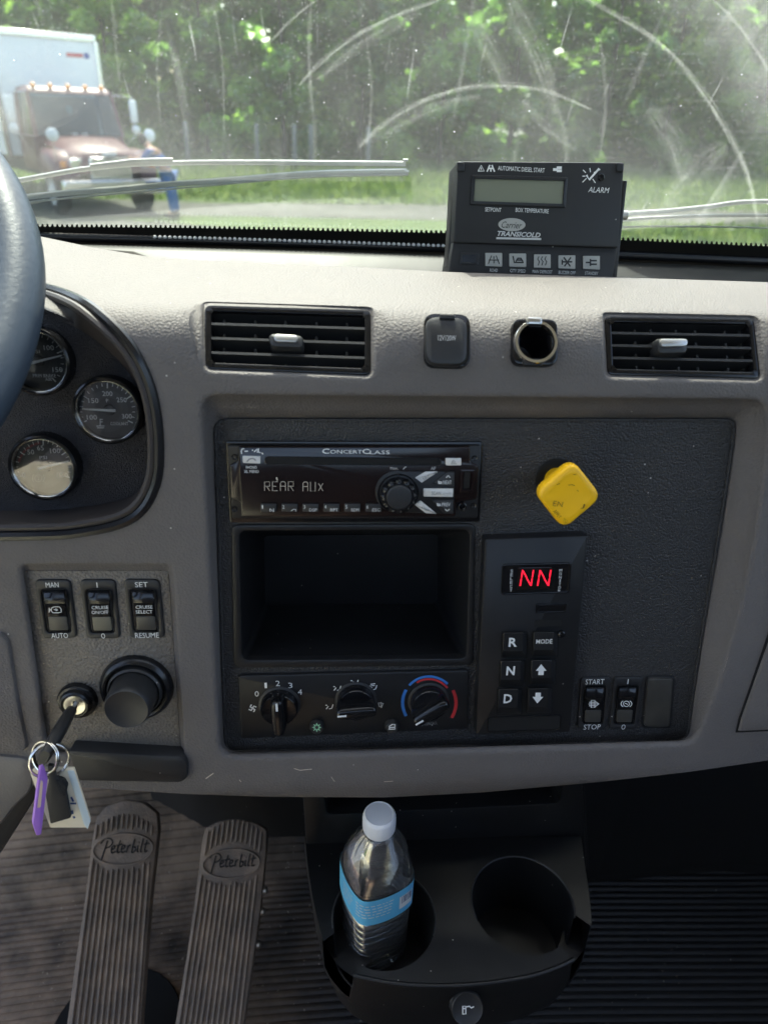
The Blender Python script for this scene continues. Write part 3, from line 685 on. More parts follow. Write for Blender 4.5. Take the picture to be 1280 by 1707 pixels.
for pts in ([(894, 1007), (945, 1006), (943, 1021), (893, 1023)],): MB().frame(P_, rnd(poly(P_, pts, .001), .001, 2), off(rnd(poly(P_, pts, .001), .001, 2), .0012), -.001, .0010, .0004).mk('slot_frame', 'gloss', t)
MB().flat(P_, poly(P_, [(897, 1010), (942, 1009), (940, 1018), (896, 1019)], .0004), .0004).mk('slot', 'gloss', t, smooth=0)
MB().flat(P_, poly(P_, [(892, 1034), (937, 1033), (936, 1044), (891, 1045)], .0004), .0004).mk('slot', 'void', t, smooth=0)
for (x0, y0, x1, y1, lab) in ((838, 1055, 878, 1095, 'R'), (889, 1054, 929, 1093, 'MODE'), (834, 1102, 874, 1143, 'N'), (885, 1101, 925, 1140, 'up'), (830, 1149, 869, 1189, 'D'), (880, 1148, 919, 1188, 'down')):
    a = poly(P_, [(x0, y0), (x1, y0), (x1 - 1, y1), (x0 - 1, y1)], .0)
    MB().frame(P_, rnd(off(a, -.0012), .001, 2), rnd(off(a, -.0002), .001, 2), -.001, .0004, .0001).mk('key_gap', 'void', t)
    b = poly(P_, [(x0 + 2, y0 + 1), (x1 - 6, y0 + 1), (x1 - 7, y1 - 9), (x0 + 1, y1 - 9)], .0048)
    ky = MB().loft([[P_.w(*q_, -.001) for q_ in rnd(a, .001, 2)], [P_.w(*q_, .0010) for q_ in rnd(a, .001, 2)], [P_.w(*q_, .0044) for q_ in rnd(off(b, -.0004), .0012, 2)], [P_.w(*q_, .0048) for q_ in rnd(b, .0012, 2)]]).mk('key', 'satin', t, smooth=25)
    cx, cy = (x0 + x1) / 2 - 3, (y0 + y1) / 2 - 4
    if lab == 'up': MB().flat(P_, poly(P_, [(cx - 9, cy + 2), (cx, cy - 9), (cx + 9, cy + 2), (cx + 4.5, cy + 2), (cx + 4, cy + 9), (cx - 5, cy + 9), (cx - 4.5, cy + 2)], .005), .005).mk('icon', 'white_print', ky, smooth=0)
    elif lab == 'down': MB().flat(P_, poly(P_, [(cx - 9, cy - 2), (cx - 4.5, cy - 2), (cx - 4, cy - 9), (cx + 5, cy - 9), (cx + 4.5, cy - 2), (cx + 9, cy - 2), (cx - 1, cy + 9)], .005), .005).mk('icon', 'white_print', ky, smooth=0)
    elif lab == 'MODE': text(lab, P_, cx + 1, cy, 27, 7.5, 'white_print', ky, .005, bold=.012)
    else: text(lab, P_, cx, cy, 14, 15, 'white_print', ky, .005, bold=.025)
q = P_.at(935, 1056); MB().lathe(P_, q, [(.0032, 0), (.0030, .0022), (.0020, .0030)], 16, c1=True).mk('screw', 'gloss', t)
MB().frame(P_, rnd(poly(P_, [(813, 1196), (936, 1192), (934, 1217), (811, 1221)], .0006), .003, 3), off(rnd(poly(P_, [(813, 1196), (936, 1192), (934, 1217), (811, 1221)], .0006), .003, 3), .0010), -.001, .0007, .0003).mk('finger_slot_rim', 'gloss', t)
MB().flat(P_, off(rnd(poly(P_, [(813, 1196), (936, 1192), (934, 1217), (811, 1221)], .0004), .003, 3), .0009), .0003).mk('finger_slot', 'void', t, smooth=0)

# ------------------------------------------------------------------ rocker switches
def bil(q):
    TL, TR, BR, BL = [V(p_) for p_ in q]
    return lambda s, u: tuple((TL.lerp(TR, s)).lerp(BL.lerp(BR, s), u))
def rocker(label, pl, quad, top, bot, icon, lens='lens_grey', low=.62):
    f = bil(quad); q = pl.at(*f(.5, .5)); t = thing('rocker_switch', label, 'rocker switch', pl.w(q.x, q.y), 'rocker switches')
    o = rnd(poly(pl, quad, .0025), .0042, 5)
    inn = rnd(poly(pl, [f(.15, .16), f(.85, .16), f(.85, .90), f(.15, .90)], .0022), .003, 5)
    MB().frame(pl, o, inn, -.002, .0028, .0012, -.004).mk('bezel', 'satin2', t)
    R = []
    for (u, hh, sx) in ((.17, .001, .18), (.175, .0040, .18), (.22, .0068, .19), (.36, .0092, .19), (.40, .0090, .19), (.42, .0068, .20), (.58, .0052, .20), (.60, .0046, .20), (.86, .0040, .20), (.885, .0034, .20), (.89, .001, .20)):
        r = []
        for (s, e) in ((sx, -.0030), (sx, -.0009), (sx + .04, 0), (.5, .0002), (1 - sx - .04, 0), (1 - sx, -.0009), (1 - sx, -.0030)):
            a = pl.at(*f(s, u), hh + e); r.append(pl.w(a.x, a.y, max(-.003, hh + e)))
        R.append(r)
    rk = MB().loft(R, True, True, closed=False).mk('rocker', 'gloss', t, smooth=40)
    lp = pl.sh(.0045); MB().plate(lp, rnd(poly(lp, [f(.24, .63), f(.77, .63), f(.77, .865), f(.24, .865)], .0006), .0012, 3), -.002, .0006, .0004).mk('lens', lens, rk)
    tp = pl.sh(.0029)
    if top: text(top, tp, *f(.48, .085), 1.6 if len(top) == 1 else min(7.2 * len(top), (V(quad[1]) - V(quad[0])).length * .62), 8.5, 'white_print', t, .0001)
    if bot: text(bot, tp, *f(.5, .952), 6.5 if len(bot) == 1 else min(7.0 * len(bot), (V(quad[1]) - V(quad[0])).length * .66), 8.5, 'white_print', t, .0001)
    ip = pl.sh(.0066); cx, cy = f(.49, .51)
    if icon == 'engine': strokes([[(cx - 7, cy - 3), (cx - 3, cy - 5), (cx + 6, cy - 5), (cx + 9, cy - 1), (cx + 9, cy + 4), (cx + 4, cy + 5), (cx - 5, cy + 5), (cx - 8, cy + 1), (cx - 7, cy - 3)], [(cx - 11, cy - 3), (cx - 11, cy + 4)], [(cx - 11, cy), (cx - 8, cy)], [(cx - 3, cy), (cx + 3, cy), (cx, cy - 2)], [(cx, cy + 2), (cx + 3, cy)]], ip, 'white_print', rk, 1.3, .0006)
    elif icon == 'filter': strokes([[(cx - 8, cy), (cx + 8, cy)], [(cx + 3, cy - 4), (cx + 9, cy), (cx + 3, cy + 4)], [(cx - 4, cy - 6), (cx - 4, cy + 6), (cx + 2, cy + 6), (cx + 2, cy - 6), (cx - 4, cy - 6)], [(cx - 7, cy - 3), (cx + 3, cy - 3)], [(cx - 7, cy + 3), (cx + 3, cy + 3)]], ip, 'white_print', rk, 1.5, .0006)
    elif icon == 'brake': strokes([arcpx(cx + 1, cy, 5, 4.5, 0, 360, 14), arcpx(cx + 1, cy, 9, 6, 130, 230, 8), arcpx(cx + 1, cy, 9, 6, -50, 50, 8), [(cx - 1, cy - 1), (cx + 3, cy + 1)]], ip, 'white_print', rk, 1.3, .0006)
    elif icon: 
        for i, s in enumerate(icon): text(s, ip, cx, cy - 4.0 + i * 8, 28, 5.6, 'white_print', rk, .0006 + .0007 * (1 - i))
    return t
SQ = [[(57, 967), (117, 967), (129, 1064), (71, 1065)], [(132, 967), (192, 967), (201, 1065), (144, 1065)], [(206, 966), (266, 967), (275, 1064), (216, 1064)], [(968, 1130), (1018, 1129), (1011, 1217), (962, 1216)], [(1024, 1129), (1073, 1129), (1062, 1217), (1015, 1216)]]
rocker('black rocker switch marked MAN and AUTO with an engine icon', SWP, SQ[0], 'MAN', 'AUTO', 'engine')
rocker('black rocker switch marked CRUISE ON/OFF, middle of the three', SWP, SQ[1], 'I', 'O', ['CRUISE', 'ON/OFF'], 'lens_olive')
rocker('black rocker switch marked CRUISE SELECT, SET and RESUME', SWP, SQ[2], 'SET', 'RESUME', ['CRUISE', 'SELECT'])
rocker('black rocker switch marked START and STOP beside the gear selector', F, SQ[3], 'START', 'STOP', 'filter')
rocker('black rocker switch marked I and O with a brake icon', F, SQ[4], 'I', 'O', 'brake')
BQ = [(1078, 1128), (1126, 1129), (1119, 1216), (1070, 1215)]
t = thing('switch_blank', 'plain dark blank switch cover at the right end of the row', 'switch blank', F.w(*F.at(1097, 1172)))
MB().plate(F, rnd(poly(F, BQ, .0025), .0042, 5), -.002, .0022, .001).mk('bezel', 'satin', t)
MB().plate(F, rnd(off(poly(F, BQ, .004), .0016), .004, 5), .0, .0042, .0014).mk('cover', 'lens_grey', t)
# ------------------------------------------------------------------ gauges
def gauge(label, cx, cy, rp, nums, caption, ndl, ticks, red=None, unit='PSI'):
    GP = G; q = GP.at(cx, cy, .010); t = thing('gauge', label, 'gauge', GP.w(q.x, q.y), 'round instrument gauges')
    k = (GP.at(cx + 10, cy, .01) - GP.at(cx - 10, cy, .01)).length / 20; r = rp * k
    MB().lathe(GP, q, [(r * 1.02, 0), (r * 1.02, .0085), (r * .985, .0112), (r * .93, .0120), (r * .885, .0112), (r * .865, .0085), (r * .855, .004)], 56).mk('bezel', 'gloss', t)
    MB().lathe(GP, q, [(r * .90, .0104), (r * .885, .0113), (r * .862, .0106), (r * .85, .0085)], 56).mk('inner_ring', 'chrome', t)
    dl = MB().disc(GP, q, r * .87, .0045, 48).mk('dial', 'dial', t, smooth=0)
    D = GP.sh(.0047); f = lambda a, rr: (cx + rp * rr * math.cos(rad(a)), cy - rp * rr * math.sin(rad(a)))
    strokes([arcpx(cx, cy, rp * .50, rp * .50, 0, 360, 30)], D, 'dial2', dl, rp * .22, .0001, 'dial_band', closed=False)
    for i, a in enumerate(ticks):
        big = i % 5 == 0
        strokes([[f(a, .80), f(a, .66 if big else .72)]], D, 'white_print', dl, 1.7 if big else 1.0, .0003, 'tick')
    for s, a, rr in nums: text(s, D, *f(a, rr), 5.6 * len(s), 8, 'white_print', dl, .0003)
    text(unit, D, cx, cy - rp * .30, 4.2 * len(unit), 5.5, 'white_print', dl, .0003)
    for s, x, y, w in caption: text(s, D, x, y, w, 5.5, 'white_print', dl, .0003)
    if red: strokes([arcpx(cx, cy, rp * .72, rp * .72, red[0], red[1], 10)], D, 'red_dim', dl, 4, .0002, 'red_zone')
    D2 = GP.sh(.0068)
    MB().lathe(GP, q, [(r * .17, .0047), (r * .15, .0068), (r * .06, .0074)], 20, c1=True).mk('hub', 'dial', t)
    a = rad(ndl); d = V((math.cos(a), math.sin(a))); w = V((-d.y, d.x)); m = MB()
    b0, b1 = q - d * r * .20, q + d * r * .74
    m.plate(GP, ccw([b0 - w * .0010, b1 - w * .0004, b1 + w * .0004, b0 + w * .0010]), .0066, .0078, 0).mk('needle', 'needle', t)
    MB().lathe(GP, q, [(r * .875, .0097), (r * .6, .00982), (r * .3, .00988), (r * .01, .0099)], 40, c1=True).mk('glass', 'lens_glass', t, smooth=60)
    return t, D
t, D = gauge('brake air pressure gauge partly hidden behind the steering wheel', 60, 603, 58, [('100', 48, .55), ('150', -20, .66), ('50', 135, .55)], [('PRIM BRAKE', 74, 626, 38), ('AIR', 81, 632, 11)], 14, [225 - 270 * i / 20 for i in range(21)])
t, D = gauge('coolant temperature gauge, needle low, rightmost of the three gauges', 179, 685, 58, [('200', 90, .50), ('150', 143, .50), ('250', 38, .52), ('100', 202, .48), ('300', -15, .58)], [('COOLANT', 199, 706, 30)], 177, [205 - 230 * i / 20 for i in range(21)], unit='F')
strokes([[(167, 698), (167, 709)], [(167, 699), (171, 699)], [(167, 703), (171, 703)], [(161, 710), (174, 710)], [(162, 713), (173, 713)]], D, 'white_print', t, 1.4, .0003)
t, D = gauge('air pressure gauge with bright glare, lowest of the three gauges', 72, 780, 58, [('50', 128, .58), ('100', 55, .60), ('0', 200, .6), ('65', 98, .58), ('150', -20, .6)], [], 14, [200 - 220 * i / 20 for i in range(21)], red=(98, 165))
strokes([arcpx(64, 797, 6, 6, 0, 360, 14), arcpx(64, 797, 10, 9, -40, 40, 6), arcpx(64, 797, 10, 9, 140, 220, 6)], D, 'grey_print', t, 1, .0003)
text('2', D, 64, 797, 4, 6, 'grey_print', t, .0003)

# ------------------------------------------------------------------ ignition, key and big knob
q = SWP.at(131, 1165)
t = thing('ignition_switch', 'black ignition lock with silver barrel at the lower left of the dash', 'ignition lock', SWP.w(q.x, q.y))
MB().lathe(SWP, q, [(.0150, 0), (.0150, .0035), (.0138, .0055), (.0122, .0060), (.0112, .0090), (.0098, .0098), (.0090, .0096), (.0086, .0075)], 36).mk('collar', 'rubber_gloss', t)
MB().lathe(SWP, q, [(.0087, .0070), (.0087, .0085), (.0080, .0092), (.0040, .0090), (.0010, .0080)], 32, c1=True).mk('barrel', 'steel', t)
MB().plate(SWP, rrect(q.x, q.y, .0022, .0070, .0006, 2), .008, .0094, 0).mk('keyway', 'void', t)
# key: sticks straight out of the barrel
K0 = SWP.w(q.x, q.y, .010)
kd = (SWP.y * math.cos(rad(28)) + SWP.x * math.sin(rad(28))).normalized(); kt = SWP.n.cross(kd)
t = thing('key_ring', 'ignition key with split rings, purple, black and cream tags hanging below the lock', 'keys', K0)
def kp(a, b, c): return K0 + SWP.n * a + kd * b + kt * c
MB().loft([[kp(a, b, -.0012), kp(a, b, .0012), kp(a, -b, .0012), kp(a, -b, -.0012)] for a, b in ((-.008, .0036), (.010, .0036))]).mk('key_blade', 'steel', t)
R = []
for (a, w_, th) in ((.006, .0042, .0032), (.009, .0062, .0040), (.022, .0105, .0046), (.034, .0118, .0046), (.046, .0105, .0044), (.058, .0072, .0038), (.061, .0062, .0030)):
    R.append([kp(a, w_ * math.copysign(abs(math.cos(x)) ** .5, math.cos(x)), th * math.copysign(abs(math.sin(x)) ** .5, math.sin(x))) for x in [2 * math.pi * i / 20 + .01 for i in range(20)]])
MB().loft(R).mk('key_head', 'satin2', t, smooth=40)
KE = K0 + SWP.n * .055
KP = Pl(KE, (.10, -.97, .22))
def ring(cx, cy, r, tx, ty, rr=.0008):
    c = KP.hit(cx, cy); m = MB(); P2 = Pl(c, V((tx, -1, ty)))
    for d in (-.0007, .0008): m.tube([P2.w(r * math.cos(2 * math.pi * i / 40), r * math.sin(2 * math.pi * i / 40), d) for i in range(40)], rr, 6, closed=True)
    return m
ring(82, 1268, .0125, .5, .3).mk('split_ring', 'chrome', t, smooth=60)
ring(76, 1262, .0110, -.5, .5).mk('split_ring', 'chrome', t, smooth=60)
ct = rnd(poly(KP, [(48, 1292), (56, 1284), (122, 1284), (150, 1370), (146, 1384), (82, 1384)]), [.001, .0015, .002, .001, .001, .001], 3)
K1 = KP.sh(-.003); MB().plate(K1, ct, -.0008, .0008, .0003).mk('cream_tag', 'cream', t)
MB().plate(K1, rnd(poly(K1, [(112, 1285), (123, 1285), (151, 1370), (146, 1383), (140, 1375)], .001), .0006, 2), 0, .0011, .0002).mk('tag_edge', 'pale_blue', t)
strokes([[(119, 1330), (122, 1336)], [(118, 1340), (126, 1340)], [(120, 1352), (121, 1357)], [(123, 1362), (124, 1364)]], K1, 'ink', t, 3.5, .0012, 'ink_mark')
K2 = KP.sh(.002)
MB().plate(K2, rnd(poly(K2, [(80, 1274), (91, 1276), (94, 1294), (108, 1304), (119, 1362), (85, 1372), (77, 1326), (82, 1300)]), .0012, 3), -.0015, .0015, .0006).mk('black_tag', 'rubber', t)
MB().plate(K2, rnd(poly(K2, [(92, 1298), (106, 1302), (112, 1312), (108, 1328), (99, 1322)], .001), .0015, 3), -.003, .0022, .0008).mk('leather_loop', 'carpet', t)
K3 = Pl(KP.hit(68, 1330, .004), (.55, -.80, .1))
MB().plate(K3, rnd(poly(K3, [(66, 1276), (71, 1270), (79, 1296), (68, 1390), (60, 1392), (54, 1372)]), .0014, 3), -.0016, .0016, .0006).mk('purple_tag', 'purple', t)
MB().flat(K3, rnd(poly(K3, [(68, 1300), (72, 1304), (68, 1346), (62, 1348)], .0018), .001, 2), .0018).mk('tag_print', 'peach', t, smooth=0)
# big push-pull knob
q = SWP.at(229, 1144)
t = thing('round_knob', 'large plain black round knob right of the ignition key', 'knob', SWP.w(q.x, q.y))
MB().lathe(SWP, q, [(.0280, 0), (.0278, .003), (.0262, .0065), (.0240, .0080), (.0222, .0072), (.0215, .004)], 48).mk('base_ring', 'rubber_gloss', t)
MB().lathe(SWP, q, [(.0212, .002), (.0205, .0090), (.0192, .0105), (.0186, .0100), (.0184, .006)], 48).mk('collar', 'satin2', t)
MB().lathe(SWP, q, [(.0180, .004), (.0172, .0250), (.0164, .0300), (.0155, .0312), (.0148, .0308), (.0020, .0305)], 48, c1=True).mk('knob_body', 'satin2', t)

# ------------------------------------------------------------------ refrigeration controller on the dash top
CB = surf(*inv(885, 470)); C0 = V((CB.x, CB.y + .06, CB.z + .02))
CT = Pl(C0, V((.03, -math.cos(rad(14)), math.sin(rad(14)))))
t = thing('temperature_controller', 'black box temperature controller with grey display standing on the dash top', 'controller', CT.hit(885, 462))
lo = rnd(poly(CT, [(756, 398), (1031, 408), (1021, 466), (747, 456)]), .002, 3)
MB().plate(CT, lo, -.034, 0, .0012).mk('lower_body', 'controller', t)
hi_ = rnd(poly(CT, [(763, 268), (1041, 270), (1031, 413), (756, 404)], .004), .002, 3)
MB().plate(CT, hi_, -.034, .004, .0014).mk('upper_cover', 'controller', t)
U = CT.sh(.0042)
for x0, x1 in (((762, 272), 0), ((1028, 273), 0)):
    x, y = x0; MB().plate(CT, rnd(poly(CT, [(x, y - 3), (x + 12, y - 2), (x + 12, y + 13), (x, y + 12)], .0055), .001, 2), .002, .0056, .0008).mk('corner_latch', 'satin', t)
fr_ = rnd(poly(U, [(786, 291), (946, 295), (942, 346), (783, 341)]), .0012, 3)
MB().frame(U, fr_, off(fr_, .0030), -.001, .0016, .0008, -.001).mk('display_bezel', 'satin', t)
MB().flat(U, off(poly(U, [(786, 291), (946, 295), (942, 346), (783, 341)]), .0028), .0003).mk('display', 'lcd', t, smooth=0)
for s, x, y, w, hh, sh in (('AUTOMATIC DIESEL START', 869, 281.5, 78, 7.5, 0), ('ALARM', 998, 316, 35, 9, .2), ('SETPOINT', 822, 349, 27, 7, 0), ('BOX TEMPERATURE', 887, 350.5, 55, 7, 0)):
    text(s, U, x, y, w, hh, 'white_print', t, .0002, shear=sh, rot=-1)
strokes([[(797, 284.5), (802, 275), (807, 284.5), (797, 284.5)], [(802, 279), (802, 282)]], U, 'white_print', t, 1.5, .0002)
strokes([[(812, 285), (816, 275)], [(824, 285), (820, 275)], [(814, 280), (822, 280)], [(818, 282), (818, 285)]], U, 'white_print', t, 2.2, .0002)
strokes([[(923, 282), (928, 282)], [(929, 279), (935, 279)], [(929, 284), (935, 284)]], U, 'white_print', t, 4, .0002)
strokes([[(978, 292), (982, 299), (998, 281)]], U, 'white_print', t, 3.2, .0002)
strokes([[(972, 283), (976, 287)], [(983, 280), (984, 286)], [(971, 303), (977, 297)], [(988, 298), (992, 304)], [(971, 293), (975, 293)], [(990, 287), (1000, 282)]], U, 'white_print', t, 1.4, .0002)
q = U.at(1002, 295); MB().lathe(U, q, [(.0030, 0), (.0030, .0006), (.0022, .0010), (.0016, .0002)], 16, c1=True).mk('alarm_lamp', 'gloss', t)
q = U.at(853, 374); o_ = [V((q.x + .0118 * math.cos(2 * math.pi * i / 36), q.y + .0052 * math.sin(2 * math.pi * i / 36))) for i in range(36)]
MB().flat(U, o_, .0002).mk('logo_oval', 'grey_key', t, smooth=0)
text('Carrier', U, 853, 374.5, 34, 11, 'satin', t, .0004, shear=.35, rot=-1)
text('TRANSICOLD', U, 865, 390, 72, 8.5, 'grey_print', t, .0002, shear=.25, bold=.03, rot=-1)
strokes([[(828, 396.5), (901, 398)]], U, 'grey_print', t, 3, .0002)
q4 = [(768, 422), (797, 423), (796, 440), (767, 439)]
MB().frame(CT, rnd(off(poly(CT, q4), -.0006), .001, 2), rnd(off(poly(CT, q4), .0012), .001, 2), -.001, .0012, .0004).mk('switch_frame', 'satin', t)
f = bil(q4); R = []
for s, hh in ((.1, .0006), (.5, .0005), (.9, .0030)):
    R.append([CT.w(*CT.at(*f(s, u)), hh) for u in (.12, .88)] + [CT.w(*CT.at(*f(s, u)), -.001) for u in (.88, .12)])
MB().loft(R).mk('power_switch', 'gloss', t)
for i, (x, y, s, w) in enumerate(((823, 432, 'ROAD', 13), (863, 433, 'CITY SPEED', 26), (904, 434.5, 'MAN DEFROST', 33), (945, 436, 'BUZZER OFF', 28), (986, 437, 'STANDBY', 22))):
    ky = MB().plate(CT, rnd(poly(CT, [(x - 14, y - 11), (x + 14, y - 11), (x + 14, y + 12), (x - 14, y + 11)], .001), .0006, 2), -.001, .0011, .0004).mk('key', 'grey_key', t)
    text(s, CT, x, y + 18, w, 5.5, 'grey_print', t, .0002, rot=-1)
    I = [[[(x - 9, y + 7), (x - 4, y - 6)], [(x + 9, y + 7), (x + 4, y - 6)], [(x, y + 6), (x, y + 2)], [(x, y - 1), (x, y - 5)], [(x - 8, y + 1), (x + 8, y + 1)]],
         [[(x - 8, y - 6), (x - 6, y + 4), (x + 9, y + 4)], [(x - 3, y + 2), (x, y - 3), (x + 5, y - 3), (x + 8, y + 2)], [(x, y), (x + 6, y)]],
         [[(x + d, y - 7), (x + d - 2, y - 3), (x + d + 1, y + 1), (x + d - 1, y + 7)] for d in (-6, 0, 6)],
         [[(x - 8, y - 3), (x - 8, y + 4)], [(x - 8, y), (x - 2, y)], [(x - 5, y - 7), (x + 5, y + 7)], [(x + 6, y - 7), (x - 4, y + 7)], [(x + 2, y), (x + 8, y)]],
         [[(x - 9, y), (x - 3, y)], [(x - 2, y - 3), (x + 8, y - 3)], [(x - 2, y + 3), (x + 8, y + 3)], [(x - 2, y - 5), (x - 2, y + 5)]]][i]
    strokes(I, CT, 'satin', ky, 2.4 if i in (1, 3, 4) else 1.6, .0013)
for (a, b) in (((759, 290), (747, 458)), ((1042, 300), (1024, 466))):
    P3 = CT.sh(-.012); MB().plate(P3, poly(P3, [(a[0] - 3, a[1]), (a[0] + 4, a[1]), (b[0] + 4, b[1]), (b[0] - 3, b[1])]), -.016, 0, .001).mk('mount_bracket', 'satin', t)
P3 = CT.sh(-.012); q = P3.at(1040, 357); MB().lathe(Pl(P3.w(q.x, q.y, -.004), V((1, 0, 0)), V((0, 1, 0))), (0, 0), [(.004, -.002), (.004, .004), (.003, .005)], 12, c1=True).mk('bracket_screw', 'silver', t)

# ------------------------------------------------------------------ windshield, trough, wipers
SL = rad(50)
b0 = ray(640, 379); WY = .87; WZ = CAM.z + b0.z * (WY / b0.y)
WUP = V((0, -math.cos(SL), math.sin(SL)))
def wpt(x, s, h=0.0):
    """windshield inner surface: x across, s up the glass; h towards the cab"""
    return V((x, WY - .09 * x * x, WZ - .012 * x)) + WUP * s + V((0, -math.sin(SL), -math.cos(SL))) * h
def winv(px, py, h=0.0):
    d = ray(px, py); x = 0.0; s = 0.0
    for _ in range(30):
        n = V((0, -math.sin(SL), -math.cos(SL))); o = wpt(x, 0, h); tt = (o - CAM).dot(n) / d.dot(n); q = CAM + d * tt; x = q.x; s = (q - wpt(x, 0, h)).dot(WUP)
    return x, s
wm = bpy.data.materials.new('dirty_glass'); wm.use_nodes = True; tt = wm.node_tree; tt.nodes.clear(); N = tt.nodes.new; Lk = tt.links.new
def math_(op, a, b=None, clamp=False):
    n = N('ShaderNodeMath'); n.operation = op; n.use_clamp = clamp
    for i, x in enumerate((a, b)):
        if x is None: continue
        if isinstance(x, (int, float)): n.inputs[i].default_value = x
        else: Lk(x, n.inputs[i])
    return n.outputs[0]
uvn = N('ShaderNodeUVMap'); uvn.uv_map = 'UVMap'
sx = N('ShaderNodeSeparateXYZ'); Lk(uvn.outputs[0], sx.inputs[0]); X, Y = sx.outputs[0], sx.outputs[1]
def noise(scale, vec, detail=3, rough=.55):
    n = N('ShaderNodeTexNoise'); n.inputs['Scale'].default_value = scale; n.inputs['Detail'].default_value = detail; n.inputs['Roughness'].default_value = rough; Lk(vec, n.inputs['Vector']); return n.outputs['Fac']
def scaled(sx_, sy_, rot=0):
    n = N('ShaderNodeMapping'); n.inputs['Scale'].default_value = (sx_, sy_, 1); n.inputs['Rotation'].default_value[2] = rot; Lk(uvn.outputs[0], n.inputs[0]); return n.outputs[0]
def ramp(v, a, b, lo=0., hi=1.):
    n = N('ShaderNodeMapRange'); n.inputs[1].default_value = a; n.inputs[2].default_value = b; n.inputs[3].default_value = lo; n.inputs[4].default_value = hi; n.interpolation_type = 'SMOOTHSTEP'; Lk(v, n.inputs[0]); return n.outputs[0]
base = ramp(noise(5, uvn.outputs[0], 4), .3, .75, .035, .085)
drip = ramp(noise(9, scaled(5, .35), 2), .60, .80, 0, .10)
drip2 = ramp(noise(30, scaled(6, .25), 2), .66, .80, 0, .14)
wipe = math_('MULTIPLY', ramp(noise(60, scaled(.25, 3.0, .5), 3), .55, .8, 0, .05), ramp(X, .02, .35))
vz = N('ShaderNodeTexVoronoi'); vz.inputs['Scale'].default_value = 150; Lk(uvn.outputs[0], vz.inputs['Vector'])
sc_ = N('ShaderNodeSeparateColor'); Lk(vz.outputs['Color'], sc_.inputs[0])
spk = math_('MULTIPLY', math_('LESS_THAN', vz.outputs['Distance'], math_('MULTIPLY', sc_.outputs[1], .14)), math_('GREATER_THAN', sc_.outputs[0], .80))
vz2 = N('ShaderNodeTexVoronoi'); vz2.inputs['Scale'].default_value = 420; Lk(uvn.outputs[0], vz2.inputs['Vector'])
sc2 = N('ShaderNodeSeparateColor'); Lk(vz2.outputs['Color'], sc2.inputs[0])
spk2 = math_('MULTIPLY', math_('LESS_THAN', vz2.outputs['Distance'], .30), math_('GREATER_THAN', sc2.outputs[0], .78))
spk = math_('MULTIPLY', spk, .45); spk2 = math_('MULTIPLY', spk2, .08)
# outside the wiper's sweep (top right) the film of dust is thick
ca, cb, cc = [V(winv(*p_)) for p_ in ((1190, 0), (1240, 62), (1280, 118))]
def circ3(a, b, c):
    d = 2 * (a.x * (b.y - c.y) + b.x * (c.y - a.y) + c.x * (a.y - b.y))
    ux = ((a.dot(a)) * (b.y - c.y) + b.dot(b) * (c.y - a.y) + c.dot(c) * (a.y - b.y)) / d; uy = (a.dot(a) * (c.x - b.x) + b.dot(b) * (a.x - c.x) + c.dot(c) * (b.x - a.x)) / d
    o = V((ux, uy)); return o, (a - o).length
co_, cr_ = circ3(ca, cb, cc)
dx = math_('SUBTRACT', X, co_.x); dy = math_('SUBTRACT', Y, co_.y); rr_ = math_('SQRT', math_('ADD', math_('MULTIPLY', dx, dx), math_('MULTIPLY', dy, dy)))
unw = math_('MULTIPLY', ramp(rr_, cr_ - .05, cr_ + .03, 0, .15), ramp(noise(40, scaled(1.2, .6, -.6), 4), .25, .7, .4, 1.1))
low = ramp(Y, .10, .0, 0, .05)
tot = base
for e in (drip, drip2, wipe, spk, spk2, unw, low): tot = math_('ADD', tot, e)
tot = math_('MINIMUM', tot, .92)
df = N('ShaderNodeBsdfDiffuse'); df.inputs[0].default_value = (.80, .80, .76, 1); tl = N('ShaderNodeBsdfTranslucent'); tl.inputs[0].default_value = (.76, .82, .80, 1)
md = N('ShaderNodeMixShader'); md.inputs[0].default_value = .55; Lk(df.outputs[0], md.inputs[1]); Lk(tl.outputs[0], md.inputs[2])
tr_ = N('ShaderNodeBsdfTransparent'); tr_.inputs[0].default_value = (.86, .95, .91, 1); gl_ = N('ShaderNodeBsdfGlossy'); gl_.inputs['Roughness'].default_value = .02
fr = N('ShaderNodeFresnel'); fr.inputs[0].default_value = 1.45
m1 = N('ShaderNodeMixShader'); Lk(math_('MULTIPLY', fr.outputs[0], .30), m1.inputs[0]); Lk(tr_.outputs[0], m1.inputs[1]); Lk(gl_.outputs[0], m1.inputs[2])
m2 = N('ShaderNodeMixShader'); Lk(tot, m2.inputs[0]); Lk(m1.outputs[0], m2.inputs[1]); Lk(md.outputs[0], m2.inputs[2])
oo = N('ShaderNodeOutputMaterial'); Lk(m2.outputs[0], oo.inputs[0]); M['dirty_glass'] = wm
cg = glassy('clean_glass', (.97, .99, .98), .22, .02)
# smear film
sm = bpy.data.materials.new('smear'); sm.use_nodes = True; tt = sm.node_tree; tt.nodes.clear(); N = tt.nodes.new; Lk = tt.links.new
uvn = N('ShaderNodeUVMap'); uvn.uv_map = 'UVMap'; sx = N('ShaderNodeSeparateXYZ'); Lk(uvn.outputs[0], sx.inputs[0])
a1 = ramp(math_('ABSOLUTE', math_('SUBTRACT', sx.outputs[1], .5)), .5, .1, 0, 1); n1 = ramp(noise(1.0, scaled(.5, 9), 3), .35, .65, .10, 1)
n2 = ramp(noise(1.0, scaled(2.5, 1.5), 3), .3, .7, .45, 1)
al = math_('MULTIPLY', math_('MULTIPLY', a1, math_('MULTIPLY', n1, n2)), .20)
df = N('ShaderNodeBsdfDiffuse'); df.inputs[0].default_value = (.85, .84, .80, 1); tl = N('ShaderNodeBsdfTranslucent'); tl.inputs[0].default_value = (.85, .85, .82, 1)
